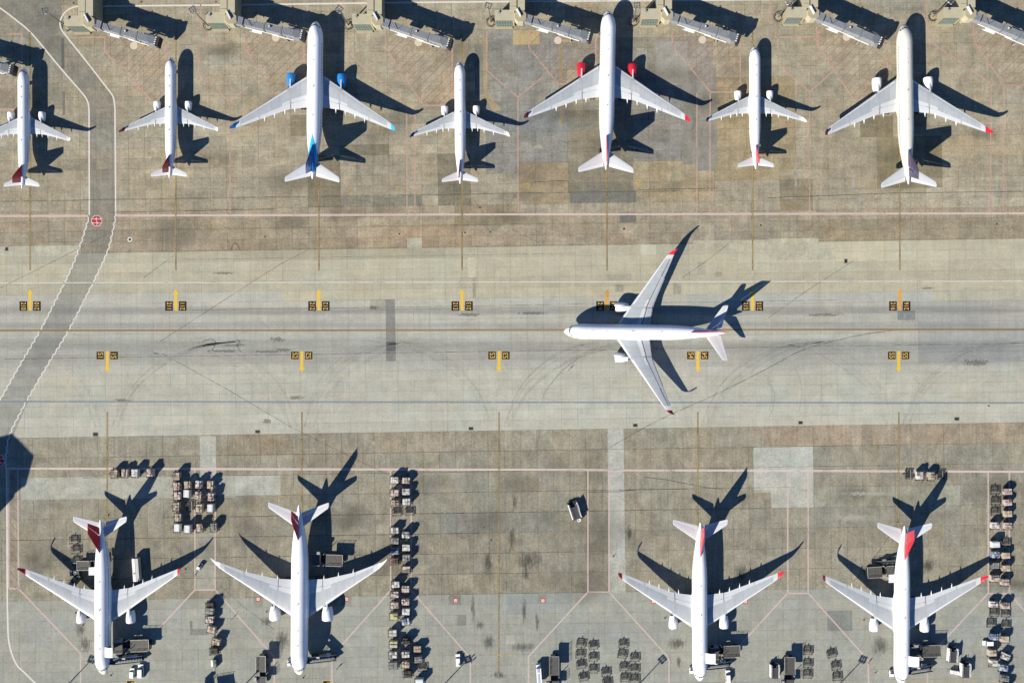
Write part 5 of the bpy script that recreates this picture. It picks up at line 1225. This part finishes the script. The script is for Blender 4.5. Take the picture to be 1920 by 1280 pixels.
def stairs(px, py, rot, label):
    """crew stairs on a truck; platform towards +Y at the aircraft door"""
    root = thing('boarding_stairs', label, 'stairs', place(px, py, 3.0), R(rot), 'truck-mounted boarding stairs')
    ln, wd = 11.2, 2.3
    MB().box((0, -.3, .8), (2.1, 9.0, .45)).build('chassis', BLK, root)
    MB().box((0, 5.0, 4.75), (wd, 2.0, .16)).build('platform', VNV, root)  # navy on the stairs stands for the fuselage shadow over them
    fl = MB().bar((0, 4.1, 4.65), (0, -5.2, .55), 1.7, .14).build('stair_flight', VNV, root)
    st = MB()
    for k in range(20):
        q = k/19; st.box((0, 4.0-9.1*q, 4.72-4.05*q), (1.6, .3, .06))
    st.build('steps', MACHG, fl, kind='stuff')
    for s in (-1, 1):
        MB().bar((s*wd*.47, 4.1, 5.7), (s*wd*.47, -5.2, 1.6), .07, 1.0).build('side_panel', VNV, root)
        MB().bar((s*wd*.5, 4.1, 6.3), (s*wd*.5, -5.2, 2.2), .10).build('hand_rail', GRNM, root)
        MB().box((s*wd*.5, 5.0, 5.35), (.07, 2.0, 1.05)).build('platform_side', VNV, root)
        for k in range(3): MB().bar((s*.8, -2+k*2.3, .9), (s*.8, -2+k*2.3, 1.9+k*1.02), .16).build('support_leg', MACHG, root)
    MB().box((.65, 1.0, 4.3), (.3, 1.1, .5)).build('sunlit_spot', VWH, root)  # white box put in for a sunlit spot on the shaded stairs
    c = MB().box((.9, -2.2, 1.6), (.9, 1.9, 1.5), top=(.9, .85)).build('cab', VWH, root); MB().box((.9, -3.15, 1.8), (.8, .06, .6)).build('windscreen', DARK, c)
    wheels(root, (-.85, .85), (-3.2, 2.8), .42, .28); return root
stairs(240, 1235.5, 90, 'long dark boarding stairs at the lower left freighter nose')
stairs(603, 1233.5, 90, 'long dark boarding stairs at the largest freighter nose')
stairs(1346, 1245.5, 88, 'long dark boarding stairs at the third freighter nose')
stairs(1725, 1253.5, 90, 'long dark boarding stairs at the lower right freighter nose')
def belt_loader(px, py, rot, label):
    root = thing('belt_loader', label, 'loader', place(px, py, 1.5), R(rot))
    MB().box((0, -.5, .6), (1.6, 5.0, .5)).build('chassis', BLK, root)
    b = MB().bar((0, -3.6, .9), (0, 3.8, 2.8), .9, .2).build('conveyor_belt', BLK, root)
    for s in (-1, 1): MB().bar((s*.5, -3.6, 1.0), (s*.5, 3.8, 2.95), .08, .16).build('belt_rail', GRNM, root)
    MB().box((-.75, -.9, 1.25), (.7, 1.3, .9)).build('driver_seat', MACHG, root)
    wheels(root, (-.7, .7), (-2, 1.2), .36, .24); return root
belt_loader(1663, 1053, -84, 'dark belt loader at the rear of the lower right freighter')
def box_trailer():
    q = place(1790, 1260, 1.2); root = thing('baggage_cart', 'small cart of white boxes beside the lower right loaders', 'cart', q, R(80))
    MB().box((0, 0, .5), (1.5, 3.2, .16)).build('bed', MACHG, root)
    for k in range(3): MB().box((0, -1.05+k*1.02, 1.05), (1.35, .92, .95), .03*k, top=(.96, .96)).build('crate', VWH if k != 1 else MACH, root)
    MB().bar((0, 1.6, .45), (0, 2.6, .4), .1).build('tow_bar', BLK, root)
    wheels(root, (-.6, .6), (-1.1, 1.1), .26, .16)
box_trailer()
def high_lift(px, py, rot, label):
    root = thing('catering_truck', label, 'truck', place(px, py, 2.8), R(rot))
    MB().box((0, -.8, 2.1), (1.9, 6.2, 2.0), top=(.97, .99)).build('box_body', VWH, root)
    MB().box((-.2, 1.6, 3.2), (1.0, 1.6, .2), top=(.7, .9)).build('roof_fairing', paint('pale_blue_panel', (.34, .42, .55, 1), .4), root); MB().box((-.1, -1.6, 3.15), (.7, 3.6, .1)).build('roof_strip', paint('pale_blue_panel', (.34, .42, .55, 1), .4), root)
    MB().box((0, 2.9, 1.4), (1.9, 1.4, 1.6), top=(.93, .85)).build('cab', VWH, root); MB().box((0, 3.6, 1.7), (1.6, .06, .6)).build('windscreen', DARK, root)
    wheels(root, (-.8, .8), (-2.6, 2.6), .42, .28); return root
high_lift(1010.5, 1264, 4, 'narrow white truck at the bottom edge beside a brown-decked loader')
q = place(401, 1244, 1.5)
gp = thing('ground_power_unit', 'greenish wheeled machine ending the crooked column of loads', 'machine', q, R(5))
MB().box((.3, 0, 1.0), (1.2, 3.0, 1.3), top=(.94, .97)).build('housing', paint('machine_green', (.10, .15, .12, 1), .5, 0, .25), gp)
MB().box((-.75, .2, .95), (.7, 2.4, .9)).build('side_unit', VWH, gp); MB().box((.3, .4, 1.7), (.7, .8, .14)).build('roof_grille', GAPM, gp)
MB().bar((-.3, -1.5, .5), (-.7, -3.0, .4), .12).build('tow_bar', RAILM, gp); wheels(gp, (-.8, .8), (-1, 1), .3, .2)

# ------------------------------------------------------------------ people and cones
SKIN = paint('skin', (.40, .24, .16, 1), .6, 0, .05); VEST = paint('orange_vest', (.80, .14, .03, 1), .7, 0, .1); TROU = paint('navy_trousers', (.03, .035, .06, 1), .8, 0, .1); HAIR = paint('dark_hair', (.02, .015, .012, 1), .7)
def person_mesh():
    V = [(0, 0, .96), (0, 0, 1.18), (0, 0, 1.40), (0, 0, 1.50), (0, .02, 1.62), (0, .01, 1.76),
         (.10, 0, .90), (.11, .02, .50), (.11, 0, .08), (.11, .14, .04), (-.10, 0, .90), (-.12, -.04, .50), (-.13, -.10, .08), (-.13, .04, .04),
         (.19, 0, 1.40), (.26, .02, 1.12), (.25, .12, .90), (.25, .16, .80), (-.19, 0, 1.40), (-.27, -.02, 1.12), (-.26, .06, .90), (-.26, .09, .80)]
    E = [(0, 1), (1, 2), (2, 3), (3, 4), (4, 5), (0, 6), (6, 7), (7, 8), (8, 9), (0, 10), (10, 11), (11, 12), (12, 13), (2, 14), (14, 15), (15, 16), (16, 17), (2, 18), (18, 19), (19, 20), (20, 21)]
    rad = [.14, .14, .15, .06, .10, .085, .10, .065, .045, .04, .10, .065, .045, .04, .07, .05, .04, .035, .07, .05, .04, .035]
    me = bpy.data.meshes.new('person_body'); me.from_pydata(V, E, [])
    o = bpy.data.objects.new('tmp', me); COL.objects.link(o)
    sk = o.modifiers.new('skin', 'SKIN'); o.modifiers.new('sub', 'SUBSURF').levels = 1
    for i, v in enumerate(me.skin_vertices[0].data): v.radius = (rad[i], rad[i]*(.75 if i < 3 else 1)); v.use_root = (i == 0)
    bpy.context.view_layer.update()
    out = bpy.data.meshes.new_from_object(o.evaluated_get(bpy.context.evaluated_depsgraph_get())); bpy.data.objects.remove(o)
    out.materials.clear()
    for m in (SKIN, VEST, TROU): out.materials.append(m)
    for p in out.polygons:
        z = p.center.z; p.material_index = 0 if z > 1.47 else (1 if z > .98 and abs(p.center.x) < .3 and z > .92 else (2 if z < .95 and abs(p.center.x) < .21 else (1 if z > 1.0 else 0))); p.use_smooth = True
    return out
PM = person_mesh()
hm = MB().loft([[(r_*math.cos(2*math.pi*i/10), .01+r_*1.1*math.sin(2*math.pi*i/10), z) for i in range(10)] for z, r_ in ((1.66, .105), (1.73, .11), (1.79, .085), (1.83, .03))])
hair_me = None
for px, py, rz, l in ((1066, 694, 200, 'person in orange vest standing on the taxiway ahead of the taxiing jet'), (434.5, 1160, 30, 'person in orange vest between the loads and the largest freighter'),
                      (632, 1253, 140, 'person in orange vest beside the largest freighter stairs'), (1728.5, 906, 40, 'person in orange vest by the dolly row behind the lower right freighter'),
                      (881, 1236, 300, 'person in orange vest, upper of two beside the white car'), (884, 1241, 120, 'person in orange vest, lower of two beside the white car'), (1629, 1243, 80, 'person in orange vest at the line corner left of the lower right freighter')):
    q = P(px, py, .9); o = link('person', PM, None, (q.x, q.y, .02), R(rz)); tag(o, l, 'person', 'ramp workers')
    if hair_me is None: h = hm.build('hair', HAIR, o, True); hair_me = h.data
    else: link('hair', hair_me, o)
def cone(px, py, l):
    q = P(px, py, .4); root = thing('traffic_cone', l, 'cone', (q.x, q.y, .02), 0, 'traffic cones')
    MB().box((0, 0, .03), (.5, .5, .06)).build('base', BLK, root)
    MB().cyl((0, 0, .06), (0, 0, .85), .19, .04, 12).build('cone_body', ORG, root, True); MB().cyl((0, 0, .42), (0, 0, .58), .122, .092, 12).build('reflective_band', W_, root, True)
for px, py, l in ((152, 1053, 'small orange cone left of the lower left freighter wing'), (141, 1149, 'small orange cone by the left engine of the lower left freighter'), (155, 1172, 'small orange cone ahead of the left engine of the lower left freighter'), (347, 1067, 'small orange cone by the right winglet of the lower left freighter'), (207, 1266, 'small orange cone at the nose of the lower left freighter'),
                  (499, 1147, 'small orange cone by the left engine of the largest freighter'), (520, 1163, 'small orange cone ahead of the left engine of the largest freighter'), (568, 1270, 'small orange cone at the nose of the largest freighter'), (1150, 1043, 'small orange cone on the pale strip right of the empty stand'),
                  (1246.5, 1159, 'small orange cone by the left engine of the third freighter'), (1620, 1163, 'small orange cone by the left engine of the lower right freighter'), (1642, 1261, 'small orange cone left of the lower right freighter nose'), (488, 1248, 'small orange cone beside the loader by the largest freighter'), (1683.5, 980, 'small orange cone at the tail of the lower right freighter'), (202, 966, 'small orange cone on the yellow line behind the lower left freighter')):
    cone(px, py, l)
